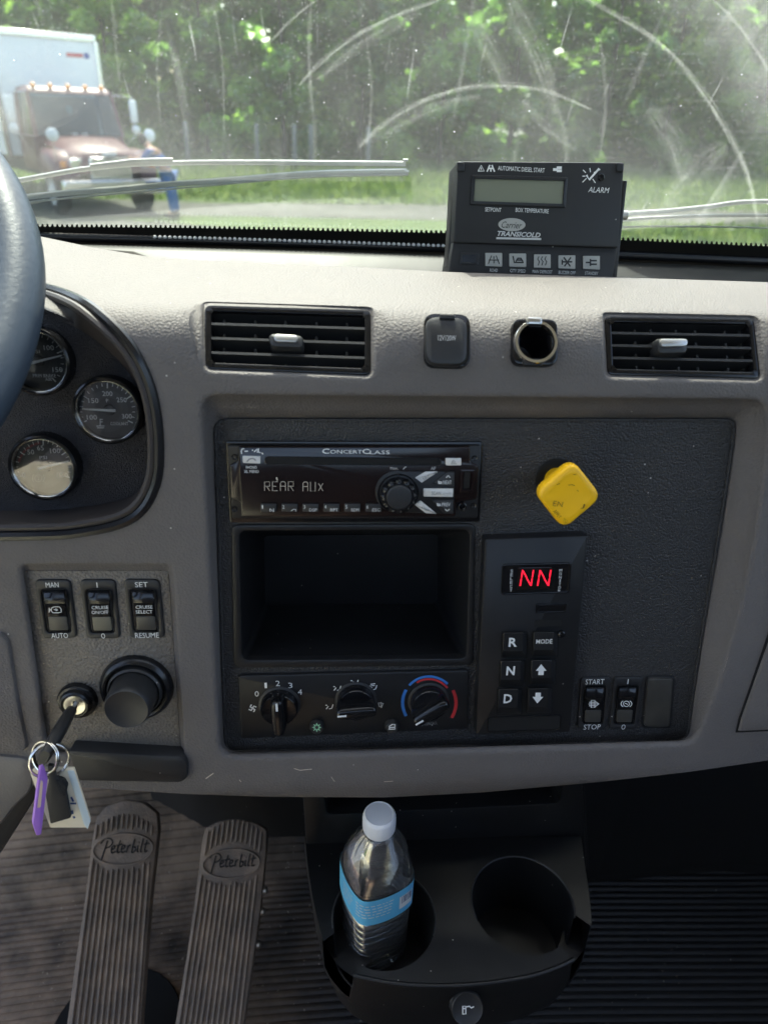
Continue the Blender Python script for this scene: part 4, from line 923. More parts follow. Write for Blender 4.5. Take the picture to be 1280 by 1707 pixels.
md = N('ShaderNodeMixShader'); md.inputs[0].default_value = .6; Lk(df.outputs[0], md.inputs[1]); Lk(tl.outputs[0], md.inputs[2])
tr_ = N('ShaderNodeBsdfTransparent'); m2 = N('ShaderNodeMixShader'); Lk(al, m2.inputs[0]); Lk(tr_.outputs[0], m2.inputs[1]); Lk(md.outputs[0], m2.inputs[2]); oo = N('ShaderNodeOutputMaterial'); Lk(m2.outputs[0], oo.inputs[0]); M['smear'] = sm
al.node.label = 'alpha'; sf = sm.copy(); sf.name = 'smear_faint'; [n for n in sf.node_tree.nodes if n.label == 'alpha'][0].inputs[1].default_value = .085; M['smear_faint'] = sf

ws = thing('windshield', 'dusty wiper-streaked windshield glass with black dotted lower edge', 'windshield', wpt(0, 0))
m = MB(); nx, ny = 40, 12; uv = []
for h_ in (0, -.006):
    for j in range(ny + 1):
        for i in range(nx + 1):
            x = -1.0 + 2.0 * i / nx; s = -.03 + .80 * j / ny; m.v.append(wpt(x, s, h_)); uv.append((x, s))
nn = (nx + 1) * (ny + 1); g2 = MB(); g2.v = m.v[nn:]; inn = MB(); inn.v = m.v[:nn]
for j in range(ny):
    for i in range(nx):
        a = j * (nx + 1) + i; g2.f.append((a, a + 1, a + nx + 2, a + nx + 1)); inn.f.append((a, a + 1, a + nx + 2, a + nx + 1))
inn.mk('inner_pane', 'dirty_glass', ws, smooth=60, uv=uv[:nn]); g2.mk('outer_pane', 'clean_glass', ws, smooth=60)
# black printed border with its fringe of teeth
m = MB(); top = []
FR = [(-300, 371), (60, 371), (300, 373), (500, 377), (750, 382), (900, 387), (1050, 394), (1280, 404), (1600, 420)]
def lerp_px(L, x):
    for a, b in zip(L, L[1:]):
        if x <= b[0]: return a[1] + (b[1] - a[1]) * (x - a[0]) / (b[0] - a[0])
    return L[-1][1]
xs = list(range(-300, 1601, 25)); ring0 = []; ring1 = []
for x in xs:
    a = winv(x, lerp_px(FR, x) + 5); ring0.append(wpt(a[0], a[1], .0008)); ring1.append(wpt(a[0], -.06, .0008))
m.loft([ring0, ring1], False, False, closed=False); m.mk('black_border', 'frit', ws, smooth=0)
m = MB(); x = -300.0
while x < 1590:
    y = lerp_px(FR, x)
    q = [winv(x + d, y + e, .0008) for d, e in ((0.6, 1.8), (3.4, 1.8), (4.4, 6), (-.4, 6))]
    b = len(m.v); m.v += [wpt(*a, .0008) for a in q]; m.f.append((b, b + 1, b + 2, b + 3)); x += 8.2
tag(m.mk('border_dots', 'frit', ws, smooth=0), kind='stuff')
def smear(pts, w, mt_='smear'):
    P2 = []
    for i in range(len(pts) - 1):
        p0 = V(pts[max(i - 1, 0)]); p1 = V(pts[i]); p2 = V(pts[i + 1]); p3 = V(pts[min(i + 2, len(pts) - 1)])
        for j in range(8):
            t_ = j / 8; P2.append(.5 * ((2 * p1) + (-p0 + p2) * t_ + (2 * p0 - 5 * p1 + 4 * p2 - p3) * t_ * t_ + (-p0 + 3 * p1 - 3 * p2 + p3) * t_ ** 3))
    P2.append(V(pts[-1])); mm = MB(); uv = []; n = len(P2); ln = 0
    for i, p_ in enumerate(P2):
        t_ = (P2[min(i + 1, n - 1)] - P2[max(i - 1, 0)]).normalized(); nr = V((-t_.y, t_.x)); k = i / (n - 1)
        ww = w * (.35 + .65 * min(1, k * 4, (1 - k) * 4)) / 2
        for s_ in (1, -1): q = p_ + nr * ww * s_; mm.v.append(wpt(*winv(q.x, q.y, .0012), .0012)); uv.append((ln / 60, (1 + s_) / 2))
        if i: ln += (p_ - P2[i - 1]).length
    for i in range(n - 1): mm.f.append((2 * i, 2 * i + 1, 2 * i + 3, 2 * i + 2))
    mm.mk('smear', mt_, ws, smooth=0, uv=uv)
smear([(597, 246), (640, 205), (700, 170), (780, 146), (850, 141), (910, 150), (985, 182)], 15)
smear([(498, 142), (540, 98), (600, 55), (680, 18), (760, -12)], 13)
smear([(960, -10), (1020, 20), (1090, 65), (1150, 125), (1205, 205), (1245, 290), (1268, 390)], 16)
smear([(1185, -5), (1230, 40), (1262, 85), (1300, 150)], 9)
smear([(448, 72), (490, 28), (525, 0)], 7)
smear([(352, -10), (366, 60), (372, 130), (373, 250)], 7, 'smear_faint'); smear([(185, -10), (192, 60), (200, 140)], 9, 'smear_faint')
for q_, w_ in (([(850, -10), (880, 60), (905, 120), (925, 190)], 60), ([(790, 30), (820, 90), (850, 150)], 40), ([(870, 165), (905, 205), (960, 250)], 22), ([(1210, 240), (1160, 285), (1110, 345)], 60), ([(1080, 180), (1120, 230), (1140, 300)], 50), ([(300, 352), (420, 345), (560, 350), (700, 356)], 22), ([(430, 338), (520, 332), (660, 338)], 12), ([(1060, 372), (1150, 366), (1280, 374)], 18), ([(520, -5), (515, 80), (522, 200)], 9), ([(930, 180), (945, 250), (935, 340)], 12), ([(1000, 60), (1010, 160), (1000, 260)], 10), ([(610, 60), (620, 150), (612, 240)], 8), ([(270, 20), (262, 110), (268, 210)], 7)):
    smear(q_, w_, 'smear_faint')
smear([(596, 240), (650, 212), (720, 180), (800, 160)], 34, 'smear_faint'); smear([(700, 20), (600, 75), (530, 130)], 26, 'smear_faint')
# dark trough between glass and dash, shiny rubber strip along the glass
m = MB(); R = []
for i in range(41):
    x = -1 + 2 * i / 40; e = wpt(x, 0); R.append([V((x, e.y + .014, e.z - .030)), V((x, e.y - .006, e.z - .026)), V((x, e.y - .030, e.z - .028)), V((x, e.y - .045, e.z - .040)), V((x, e.y - .10, e.z - .060)), V((x, e.y - .22, e.z - .085)), V((x, e.y - .24, e.z - .12)), V((x, e.y + .05, e.z - .12))])
m.loft(R); tag(m.mk('cowl_trough', 'trough', None, smooth=50), 'dark defroster trough between windshield and dash top', 'trough')
m = MB(); R = []
for i in range(81):
    x = -1 + 2 * i / 80; e = wpt(x, -.012); R.append([e + V((0, -.003 - .005 * math.cos(a), -.011 + .005 * math.sin(a))) for a in [2 * math.pi * j / 10 for j in range(10)]])
m.loft(R); tag(m.mk('windshield_gasket', 'rubber_gloss', None, smooth=60), 'shiny black rubber gasket along the foot of the windshield', 'gasket')

def spline(pts, n=8):
    P2 = []
    for i in range(len(pts) - 1):
        p0 = V(pts[max(i - 1, 0)]); p1 = V(pts[i]); p2 = V(pts[i + 1]); p3 = V(pts[min(i + 2, len(pts) - 1)])
        for j in range(n):
            t_ = j / n; P2.append(.5 * ((2 * p1) + (-p0 + p2) * t_ + (2 * p0 - 5 * p1 + 4 * p2 - p3) * t_ * t_ + (-p0 + 3 * p1 - 3 * p2 + p3) * t_ ** 3))
    return P2 + [V(pts[-1])]
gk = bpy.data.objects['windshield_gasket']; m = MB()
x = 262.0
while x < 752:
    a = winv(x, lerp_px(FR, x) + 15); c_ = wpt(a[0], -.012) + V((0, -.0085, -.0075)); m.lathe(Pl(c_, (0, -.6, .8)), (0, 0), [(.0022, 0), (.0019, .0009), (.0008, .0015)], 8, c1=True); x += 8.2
tag(m.mk('reflection_dots', 'grey_print', gk, smooth=60), kind='stuff')  # pale discs stand in for daylight reflected in the shiny gasket
def wbar(name, pts, w, h0, h1, mt, par):
    P2 = spline(pts); R = []
    for i, p_ in enumerate(P2):
        t_ = (P2[min(i + 1, len(P2) - 1)] - P2[max(i - 1, 0)]).normalized(); nr = V((-t_.y, t_.x)) * (w / 2)
        r = []
        for (s_, hh) in ((1, h0), (.5, h0 + .002), (-.5, h0 + .002), (-1, h0), (-1, h1), (1, h1)):
            q = p_ + nr * s_; r.append(wpt(*winv(q.x, q.y, hh), hh))
        R.append(r)
    return MB().loft(R).mk(name, mt, par, smooth=35)
t = thing('windshield_wiper', 'pale windshield wiper lying across the left half of the glass', 'wiper', wpt(*winv(300, 285, -.02), -.02), 'windshield wipers')
wbar('arm', [(-120, 330), (0, 306), (70, 293), (140, 281), (220, 273), (290, 271), (340, 270), (450, 270), (560, 271), (676, 272)], 9, -.022, -.032, 'wiper', t)
wbar('blade', [(-60, 345), (20, 331), (100, 322), (200, 314), (290, 306), (400, 298), (480, 291), (560, 287), (678, 285)], 10, -.014, -.024, 'wiper', t)
wbar('rubber_strip', [(-60, 352), (20, 340), (100, 331), (200, 322), (290, 314), (400, 304), (480, 297), (560, 293), (678, 291)], 3.2, -.010, -.018, 'wiper', t)
wbar('bracket', [(150, 276), (200, 270), (230, 267), (288, 266)], 8, -.016, -.02, 'wiper', t)
wbar('end_cap', [(672, 266), (680, 266)], 4, -.018, -.03, 'wiper', t); wbar('end_cap', [(674, 287), (681, 288)], 10, -.013, -.03, 'wiper', t)
wbar('jet_tube', [(-60, 372), (20, 350), (40, 341), (75, 333)], 4, -.02, -.026, 'wiper', t)
t = thing('windshield_wiper', 'pale windshield wiper at the far right behind the temperature controller', 'wiper', wpt(*winv(1160, 360, -.02), -.02), 'windshield wipers')
wbar('arm', [(960, 368), (1040, 356), (1110, 351), (1180, 344), (1230, 337), (1290, 335), (1420, 334)], 8, -.022, -.032, 'wiper', t)
wbar('blade', [(960, 378), (1040, 366), (1120, 361), (1200, 359), (1290, 359), (1420, 362)], 6, -.014, -.024, 'wiper', t)
wbar('rubber_strip', [(960, 384), (1040, 378), (1150, 377), (1290, 380), (1420, 386)], 3.2, -.010, -.018, 'wiper', t)

# ------------------------------------------------------------------ steering wheel
WT = .42; hub = CAM + ray(34 - 655, 500) * WT
wn = V((.06, -math.cos(rad(52)), math.sin(rad(52)))); WP = Pl(hub, wn)
edge = CAM + ray(34, 500) * WT; RW = (edge - hub).length - .0165
t = thing('steering_wheel', 'grey blue steering wheel rim at the left edge, nearest the camera', 'steering wheel', hub)
MB().tube([WP.w(RW * math.cos(2 * math.pi * i / 120), RW * math.sin(2 * math.pi * i / 120)) for i in range(120)], .0165, 20, closed=True).mk('rim', 'wheel_leather', t, smooth=60)
for a in (200, 340, 90):
    d = V((math.cos(rad(a)), math.sin(rad(a)))); MB().tube([WP.w(d.x * r_, d.y * r_, -.03 * (1 - r_ / RW)) for r_ in (.05, .12, RW - .005)], [.02, .014, .012], 10).mk('spoke', 'satin2', t)
MB().lathe(WP, (0, 0), [(.075, -.05), (.078, -.02), (.06, -.005), (.01, 0)], 32, c0=True, c1=True).mk('hub', 'satin2', t)

# ------------------------------------------------------------------ floor, pedals
FLZ = CAM.z - 1.06
m = MB(); pts = []
y = -1.2; prof = []
pitch = .0098
yy = .30
def fl(y_):       # floor height: flat, then the toe board rises
    return FLZ + (max(0, y_ - .70) * .75)
k = 0
R = []
ys = [-1.2, .28]
while yy < .98:
    ys += [yy, yy + pitch * .18, yy + pitch * .34, yy + pitch * .66, yy + pitch * .82]; yy += pitch
hs = [0, 0] + [0, .0012, .0026, .0026, .0012] * ((len(ys) - 2) // 5)
nx = 28
for i in range(nx + 1):
    x = -1.0 + 2.0 * i / nx
    R.append([V((x, y_ + .012 * math.sin(x * 4.0 + 1.2) - .05 * max(0, -x - .15), fl(y_) + h_)) for y_, h_ in zip(ys, hs)])
m.loft(R, False, False, closed=False)
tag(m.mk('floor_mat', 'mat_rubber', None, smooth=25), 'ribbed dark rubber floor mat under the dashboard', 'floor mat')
m = MB().box(-1.05, 1.05, -1.3, 1.3, FLZ - .2, FLZ - .03); tag(m.mk('cab_floor', 'carpet', None), kind='structure')
rg = random.Random(21); m = MB()
for _ in range(420):
    x = rg.uniform(-.42, -.02) if rg.random() < .8 else rg.uniform(-.02, .5); y_ = rg.uniform(.40, .80); r_ = rg.uniform(.0006, .0018); c = V((x, y_, fl(y_) + .003)); b = len(m.v)
    m.v += [c + V((rg.uniform(-1, 1) * r_ * 1.4, rg.uniform(-1, 1) * r_ * 1.4, 0)) for _k in range(3)] + [c + V((0, 0, r_))]; m.f += [(b, b + 1, b + 3), (b + 1, b + 2, b + 3), (b + 2, b, b + 3)]
tag(m.mk('floor_grit', 'pale_dust', bpy.data.objects['floor_mat'], smooth=0), kind='stuff')
def pedal(label, pz0, pz1, tc, bc, outline, oval, ribs):
    d0, d1 = ray(*tc), ray(*bc); A = CAM + d0 * (pz0 / d0.z * 1); B = CAM + d1 * (pz1 / d1.z)
    yv = (A - B).normalized(); n = V((1, 0, 0)).cross(yv).normalized(); PP = Pl(B, n)
    t = thing('pedal', label, 'pedal', B, 'floor pedals')
    o = rnd(poly(PP, outline), .004, 3)
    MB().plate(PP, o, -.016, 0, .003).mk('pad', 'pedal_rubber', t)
    # raised oval badge
    oc = PP.at(*oval[:2]); ra, rb = oval[2], oval[3]
    el = lambda s, k0=0: [V((oc.x + (ra + s) * math.cos(2 * math.pi * i / 40), oc.y + (rb + s) * math.sin(2 * math.pi * i / 40))) for i in range(40)]
    bd = MB().frame(PP, el(0), el(-.0022), -.001, .0030, .0008).mk('badge', 'pedal_rubber', t)
    MB().flat(PP, el(-.001), .0008).mk('badge_field', 'pedal_rubber', bd, smooth=0)
    # script lettering in relief
    Ls = [[(-.76, -.58), (-.66, .1), (-.60, .52)], [(-.84, .36), (-.70, .64), (-.50, .62), (-.42, .42), (-.50, .18), (-.67, .10)]]
    def L_e(x): return [[(x, 0), (x + .09, .06), (x + .10, .2), (x + .03, .2), (x - .02, .02), (x + .02, -.2), (x + .15, -.12)]]
    def L_t(x): return [[(x + .07, .52), (x, 0), (x + .02, -.2), (x + .10, -.14)], [(x - .05, .22), (x + .15, .28)]]
    Ls += L_e(-.42) + L_t(-.21) + L_e(-.06) + [[(.13, -.2), (.16, .2)], [(.16, .06), (.21, .2), (.26, .17)], [(.38, .56), (.31, -.14), (.38, -.21), (.44, -.08), (.42, .08), (.33, .06)], [(.53, .18), (.51, -.14), (.56, -.19)], [(.55, .34), (.56, .37)], [(.70, .58), (.63, -.1), (.68, -.2)]] + L_t(.78)
    mm = MB()
    for l in Ls:
        sp = spline([(oc.x + a * ra * .9, oc.y + b * rb * 1.05) for a, b in l], 4); mm.tube([PP.w(p_.x, p_.y, .0014) for p_ in sp], .0009, 5)
    mm.mk('lettering', 'rubber', bd, smooth=60)
    # lengthwise ribs, broken by the badge
    L0, R0, L1, R1 = [PP.at(*p_) for p_ in ribs]
    nr = 12; w = (R0 - L0).length / nr * .30
    for i in range(nr):
        f_ = (i + .5) / nr; a = L0.lerp(R0, f_); b = L1.lerp(R1, f_); a = a + (a - b).normalized() * (.016 * math.sin(math.pi * f_)); mm = MB(); run = []
        def flush(run):
            if len(run) < 3: return
            R = []
            for jj, q in enumerate(run):
                e = .4 if jj in (0, len(run) - 1) else 1
                R.append([PP.w(q.x - w * e, q.y, -.0005), PP.w(q.x - w * .8 * e, q.y, .0020 * e), PP.w(q.x - w * .3 * e, q.y, .0031 * e), PP.w(q.x + w * .3 * e, q.y, .0031 * e), PP.w(q.x + w * .8 * e, q.y, .0020 * e), PP.w(q.x + w * e, q.y, -.0005)])
            mm.loft(R, True, True, closed=False)
        for j in range(61):
            q = a.lerp(b, j / 60)
            if ((q.x - oc.x) / (ra + .002)) ** 2 + ((q.y - oc.y) / (rb + .003)) ** 2 < 1: flush(run); run = []
            else: run.append(q)
        flush(run)
        mm.mk('rib', 'pedal_rubber', t, smooth=50)
    return t, PP
t, PP1 = pedal('left long ribbed rubber pedal with oval badge, behind the hanging keys', -.83, -.985, (208, 1345), (172, 1700), [(153, 1402), (160, 1363), (178, 1343), (208, 1333), (240, 1338), (262, 1356), (264, 1385), (251, 1500), (243, 1600), (234, 1720), (228, 1790), (104, 1790), (111, 1707), (126, 1600), (141, 1500)], (206, 1416, .0400, .0200), ((158, 1378), (258, 1378), (106, 1785), (228, 1785)))
MB().lathe(Pl((PP1.w(0, .02)).xy.to_3d() + V((0, 0, FLZ + .004)), (0, 0, 1)), (0, 0), [(.085, 0), (.083, .004), (.06, .003)], 36, c1=True).mk('floor_opening', 'void', t)
t, PP2 = pedal('right long ribbed rubber pedal with oval badge, beside the console', -.85, -.985, (392, 1380), (350, 1700), [(337, 1400), (343, 1380), (362, 1370), (392, 1366), (424, 1371), (445, 1383), (444, 1420), (434, 1520), (420, 1620), (405, 1720), (398, 1790), (280, 1790), (292, 1707), (310, 1600), (325, 1500)], (386, 1440, .0385, .0185), ((343, 1388), (440, 1388), (283, 1785), (396, 1785)))
for y_ in (1485, 1520, 1575):
    q = PP2.at(441 - (y_ - 1485) * .12, y_, -.012); MB().lathe(Pl(PP2.w(q.x, q.y, -.012), (1, 0, 0), (0, 1, 0)), (0, 0), [(.005, -.002), (.005, .002), (.003, .004)], 12, c1=True).mk('side_bolt', 'steel', t)

# engine cover under the dash and dark fire wall
m = MB(); R = []
for (z0, y0) in ((FLZ, .76), (FLZ + .22, .74), (FLZ + .48, .72), (FLZ + .62, .71)):
    R.append([V((x, y0 + .35 * max(0, (abs(x - .02) - .20)) ** 1.0 * 1.2, z0)) for x in (-.30, -.235, -.215, -.1, .02, .14, .27, .285, .34)])
m.loft(R, False, False, closed=False); tag(m.mk('engine_cover', 'engine_cover', None, smooth=40), 'dark moulded engine cover under the dash between pedals and console', 'engine cover')
m = MB(); q = [V((-1.0, .90, FLZ + .1)), V((1.0, .90, FLZ + .1)), V((1.0, .86, FLZ + .86)), V((-1.0, .86, FLZ + .86))]
m.loft([q, [p_ + V((0, .03, 0)) for p_ in q]]); tag(m.mk('fire_wall', 'carpet', None), kind='structure')
m = MB(); R = []
for (x, y0, y1) in ((.245, .60, .66), (.40, .66, .70), (.62, .67, .71), (.85, .64, .69), (1.0, .60, .66)):
    R.append([V((x, y1 - .02, FLZ)), V((x, y0, FLZ + .05)), V((x, y0 - .015, FLZ + .35)), V((x, y0 - .02, FLZ + .66)), V((x, y0 + .06, FLZ + .66)), V((x, y1 + .05, FLZ))])
m.loft(R); tag(m.mk('kick_panel', 'carpet', None, smooth=50), 'black carpeted kick panel under the right side of the dash', 'kick panel')
# ------------------------------------------------------------------ cup holder console
TZ = Pl(V((0, .4, CAM.z - .66)), (0, 0, 1))
t = thing('cup_holder_console', 'black moulded console with two cup holders jutting out below the dash', 'console', TZ.hit(745, 1500))
OUTC = [(508, 1395), (514, 1450), (524, 1510), (540, 1572), (560, 1604), (590, 1628), (650, 1640), (720, 1645), (800, 1642), (880, 1630), (930, 1614), (958, 1600), (976, 1572), (985, 1545), (984, 1510), (976, 1450), (968, 1395)]
oc_ = ccw([TZ.at(*p_) for p_ in spline(OUTC, 5)] )
CL = TZ.at(640, 1530); CRr = TZ.at(871, 1506); rl = (TZ.at(726, 1530) - TZ.at(555, 1530)).length / 2; rr2 = (TZ.at(955, 1506) - TZ.at(787, 1506)).length / 2
cl = circ(CL, rl, 48); cr2 = circ(CRr, rr2, 48)
n1 = ccw([TZ.at(*p_) for p_ in ((500, 1607), (539, 1570), (574, 1543), (640, 1540), (616, 1598), (588, 1628), (560, 1680))])
n2 = ccw([TZ.at(*p_) for p_ in ((1010, 1562), (984, 1544), (950, 1520), (880, 1530), (930, 1576), (957, 1602), (990, 1640))])
vo, fo = cdt_sheet(oc_, [cl, cr2, n1, n2], (.012, .012))
m = MB(); m.v = [TZ.w(q.x, q.y) for q in vo]; m.f = list(fo); m.mk('top_deck', 'console', t, smooth=30)
innotch = lambda q: inside(q, n1) or inside(q, n2)
R0 = [TZ.w(q.x, q.y, -.038 if innotch(q) else 0) for q in oc_]; cen = TZ.at(745, 1470)
R1 = []
for d_, k_ in ((-.012, 1.006), (-.05, .985), (-.085, .93), (-.11, .84)):
    R1.append([TZ.w(cen.x + (q.x - cen.x) * k_, cen.y + (q.y - cen.y) * k_, min(d_, -.040 if innotch(q) else 0)) for q in oc_])
MB().loft([R0] + R1, False, True).mk('body_shell', 'console', t, smooth=45)
for c_, r_, nm in ((CL, rl, n1), (CRr, rr2, n2)):
    ring_ = circ(c_, r_, 48); top_ = [-.045 if inside(q, nm) else 0 for q in ring_]
    MB().loft([[TZ.w(q.x, q.y, h_) for q, h_ in zip(ring_, top_)], [TZ.w(c_.x + (q.x - c_.x) * .97, c_.y + (q.y - c_.y) * .97, min(h_, -.02)) for q, h_ in zip(ring_, top_)], [TZ.w(c_.x + (q.x - c_.x) * .90, c_.y + (q.y - c_.y) * .90, -.076) for q in ring_]], False, True).mk('cup_well', 'console', t, smooth=40)
    MB().tube([TZ.w(q.x, q.y, .0003) for q, h_ in zip(ring_, top_) if h_ == 0] if False else [TZ.w(c_.x + r_ * 1.004 * math.cos(a), c_.y + r_ * 1.004 * math.sin(a), .0002) for a in [rad(x) for x in (range(-20, 200, 5) if c_ is CRr else range(-25, 195, 5))]], .0011, 6).mk('cup_rim', 'satin2', t, smooth=60)
# inner floor of the side notches
for nm, pts in ((n1, [(541, 1575), (575, 1546), (620, 1600), (590, 1630), (562, 1610)]), (n2, [(950, 1522), (984, 1546), (976, 1580), (958, 1604), (930, 1580)])):
    N_ = TZ.sh(-.042); MB().flat(N_, poly(N_, pts), 0).mk('notch_floor', 'console', t, smooth=0)
# front edge bead
ed = [p_ for p_ in spline([(590, 1628), (650, 1640), (720, 1645), (800, 1642), (880, 1630), (930, 1614), (957, 1601)], 6)]
MB().tube([TZ.hit(p_.x, p_.y) + V((0, .001, -.0012)) for p_ in ed], .0022, 8).mk('front_bead', 'console', t, smooth=60)
# upright back panel with the shallow slot under the dash lip
ybk = TZ.hit(740, 1400).y
BK = Pl(V((0, ybk + .004, TZ.o.z)), (0, -math.cos(rad(4)), math.sin(rad(4))))
bo_ = rnd(poly(BK, [(503, 1290), (968, 1275), (977, 1450), (514, 1460)]), .004, 3); bs_ = rnd(poly(BK, [(536, 1296), (938, 1282), (932, 1336), (546, 1355)]), .006, 3)
MB().frame(BK, bo_, bs_, -.02, .003, .002, -.05).mk('back_panel', 'console', t)
MB().flat(BK, off(bs_, -.001), -.045).mk('slot_back', 'void', t, smooth=0)
so2 = poly(BK, [(503, 1290), (968, 1275), (977, 1450), (514, 1460)])
for a, b in (((503, 1290), (514, 1460)), ((968, 1275), (977, 1450))):
    A, B = BK.hit(*a), BK.hit(*b); MB().loft([[A, B, B + V((0, .12, 0)), A + V((0, .12, 0))], [q + V((.003, 0, 0)) for q in (A, B, B + V((0, .12, 0)), A + V((0, .12, 0)))]]).mk('side_panel', 'console', t)
# lighter plug in the front of the console
fp = TZ.hit(772, 1648); LP = Pl(TZ.w(*TZ.at(772, 1664, -.03), -.03), (0.02, -math.cos(rad(38)), math.sin(rad(38))))
t = thing('lighter_plug', 'round black lighter plug with a white cigarette icon on the console front', 'lighter plug', LP.o)
q = (0, 0)
MB().lathe(LP, q, [(.0150, -.006), (.0150, .001), (.0138, .0025)] + [z for i in range(5) for z in ((.0138, .003 + i * .0022), (.0130, .0036 + i * .0022), (.0138, .0046 + i * .0022))] + [(.0142, .0150), (.0142, .0185), (.0132, .0198), (.0125, .0192), (.002, .0190)], 40, c1=True).mk('plug_body', 'satin2', t, smooth=40)
LQ = LP.sh(.0194); ax, ay = proj(LQ.o)
strokes([[(ax - 8, ay + 8), (ax - 8, ay - 5), (ax - 3, ay - 5), (ax - 3, ay + 8), (ax - 8, ay + 8)], [(ax - 8, ay - 1), (ax - 3, ay - 1)], [(ax - 1, ay - 4), (ax + 3, ay - 5), (ax + 6, ay - 2), (ax + 10, ay - 4)]], LQ, 'white_print', t, 2, .0006)

# ------------------------------------------------------------------ water bottle
BQ_ = Pl(TZ.w(CL.x - .004, CL.y + .003, -.0755), (0, 0, 1))
# put the axis where the cap is seen
capz = .200
ax0 = (CAM + ray(637, 1366) * ((BQ_.o.z + capz - CAM.z) / ray(637, 1366).z)); BQ_ = Pl(V((ax0.x - .002, ax0.y + .006, BQ_.o.z)), (0, 0, 1))
t = thing('water_bottle', 'clear plastic water bottle with white cap and blue label in the left cup holder', 'bottle', BQ_.o)
def sqring(r, z, sq, ph=rad(22), n=64, rip=0.0):
    o = []
    for i in range(n):
        a = 2 * math.pi * i / n; c, s = math.cos(a - ph), math.sin(a - ph); k = 1 / (abs(c) ** 6 + abs(s) ** 6) ** (1 / 6); rr = r * ((1 - sq) + sq * k * .93)
        o.append(BQ_.w(rr * math.cos(a) - .010 * (.2 - z), rr * math.sin(a), z + rip * math.cos(4 * (a - ph))))
    return o
BP = [(.022, .001, 0), (.0290, .003, .3), (.0315, .010, .5)]
z = .014
while z < .083: BP += [(.0318, z, .45), (.0286, z + .0035, .45), (.0318, z + .007, .45)]; z += .0095
BP += [(.0322, .0885, .5), (.0324, .092, .6), (.0324, .124, .6), (.0322, .130, .45), (.0305, .142, .2), (.0265, .155, .05), (.0205, .167, 0), (.0150, .176, 0), (.0128, .181, 0), (.0126, .186, 0)]
R = [sqring(r, z_, s, rip=(.0022 if .012 < z_ < .085 else 0)) for r, z_, s in BP]
MB().loft(R, True, False).mk('body', 'bottle_shell', t, smooth=60)
WL = [(r * .965, z_, s) for r, z_, s in BP if z_ < .134]
R = [sqring(r, z_ + (.0015 if i == 0 else 0), s, rip=(.0022 if .012 < z_ < .085 else 0)) for i, (r, z_, s) in enumerate(WL)]
MB().loft(R, True, True).mk('water', 'water', t, smooth=60)
MB().loft([sqring(.0328, .0905, .6), sqring(.0328, .1265, .6)], False, False).mk('label_wrap', mat('label_blue', (.12, .50, .76), .4, var=(60, .4, (.18, .56, .78))), t, smooth=60)
m = MB(); R = []
nn_ = 72
for (r, z_, am) in ((.0142, .181, 0), (.0146, .1825, .0), (.0146, .186, .0003), (.0146, .1955, .0003), (.0140, .1985, 0), (.0125, .2000, 0), (.0118, .1994, 0), (.002, .1994, 0)):
    R.append([BQ_.w((r + am * (i % 2)) * math.cos(2 * math.pi * i / nn_), (r + am * (i % 2)) * math.sin(2 * math.pi * i / nn_), z_) for i in range(nn_)])
m.loft(R, False, True).mk('cap', 'cap_white', t, smooth=40)
MB().lathe(BQ_, (0, 0), [(.0150, .1765), (.0156, .178), (.0150, .1795)], 36).mk('neck_ring', 'bottle_shell', t)
MB().loft([sqring(.03262, .091, .6), sqring(.03262, .126, .6)], False, False).mk('label_back', 'white_print', t, smooth=60)
# printing wrapped on the label
def wrap(lines, mt, w):
    mm = MB()
    for l in lines:
        P2 = []
        for (deg, z_) in l:
            a = rad(deg); ph = rad(22); c, s = math.cos(a - ph), math.sin(a - ph); k = 1 / (abs(c) ** 6 + abs(s) ** 6) ** (1 / 6); rr = .0331 * (.4 + .6 * k * .93); P2.append((BQ_.w(rr * math.cos(a) - .010 * (.2 - z_), rr * math.sin(a), z_)))
        b = len(mm.v)
        for p_ in P2: mm.v += [p_ + V((0, 0, w / 2)), p_ - V((0, 0, w / 2))]
        for i in range(len(P2) - 1): mm.f.append((b + 2 * i, b + 2 * i + 1, b + 2 * i + 3, b + 2 * i + 2))
    return mm.mk('label_print', mt, t, smooth=0)
rn = random.Random(3); Ls = []
for j in range(5):
    d_ = -125
    while d_ < -70: e_ = d_ + rn.uniform(3, 9); Ls.append([(d_ + (e_ - d_) * i / 3, .119 - j * .0042) for i in range(4)]); d_ = e_ + 2.5
for j in range(4):
    d_ = -165
    while d_ < -138: e_ = d_ + rn.uniform(3, 9); Ls.append([(d_ + (e_ - d_) * i / 3, .118 - j * .005) for i in range(4)]); d_ = e_ + 2
wrap(Ls, 'white_print', .0011)
wrap([[(x, .108) for x in range(-52, -24, 4)]], 'white_print', .018)
for i in range(7): wrap([[(-48 + i * 3, .111), (-47 + i * 3 + (i % 3) * .5, .111)]], 'ink', .010)

# ------------------------------------------------------------------ cab shell (driver's door stands open, so the left side is open)
def panel(name, mt, boxes):
    m = MB()
    for b in boxes: m.box(*b)
    o = m.mk(name, mt, None); tag(o, kind='structure'); return o
RZ = CAM.z + .62
panel('cab_roof', 'head_liner', [(-.78, 1.05, -1.1, .25, RZ, RZ + .05)])
panel('cab_rear_wall', 'seat', [(-1.05, 1.05, -1.1, -1.04, FLZ, CAM.z + .05), (-1.05, -.85, -1.1, -1.04, CAM.z + .05, RZ), (.85, 1.05, -1.1, -1.04, CAM.z + .05, RZ), (-.85, .85, -1.1, -1.04, CAM.z + .45, RZ)])
panel('cab_right_wall', 'seat', [(1.0, 1.06, -1.04, 1.0, FLZ, CAM.z - .22), (1.0, 1.06, -1.04, -.8, CAM.z - .22, RZ)])

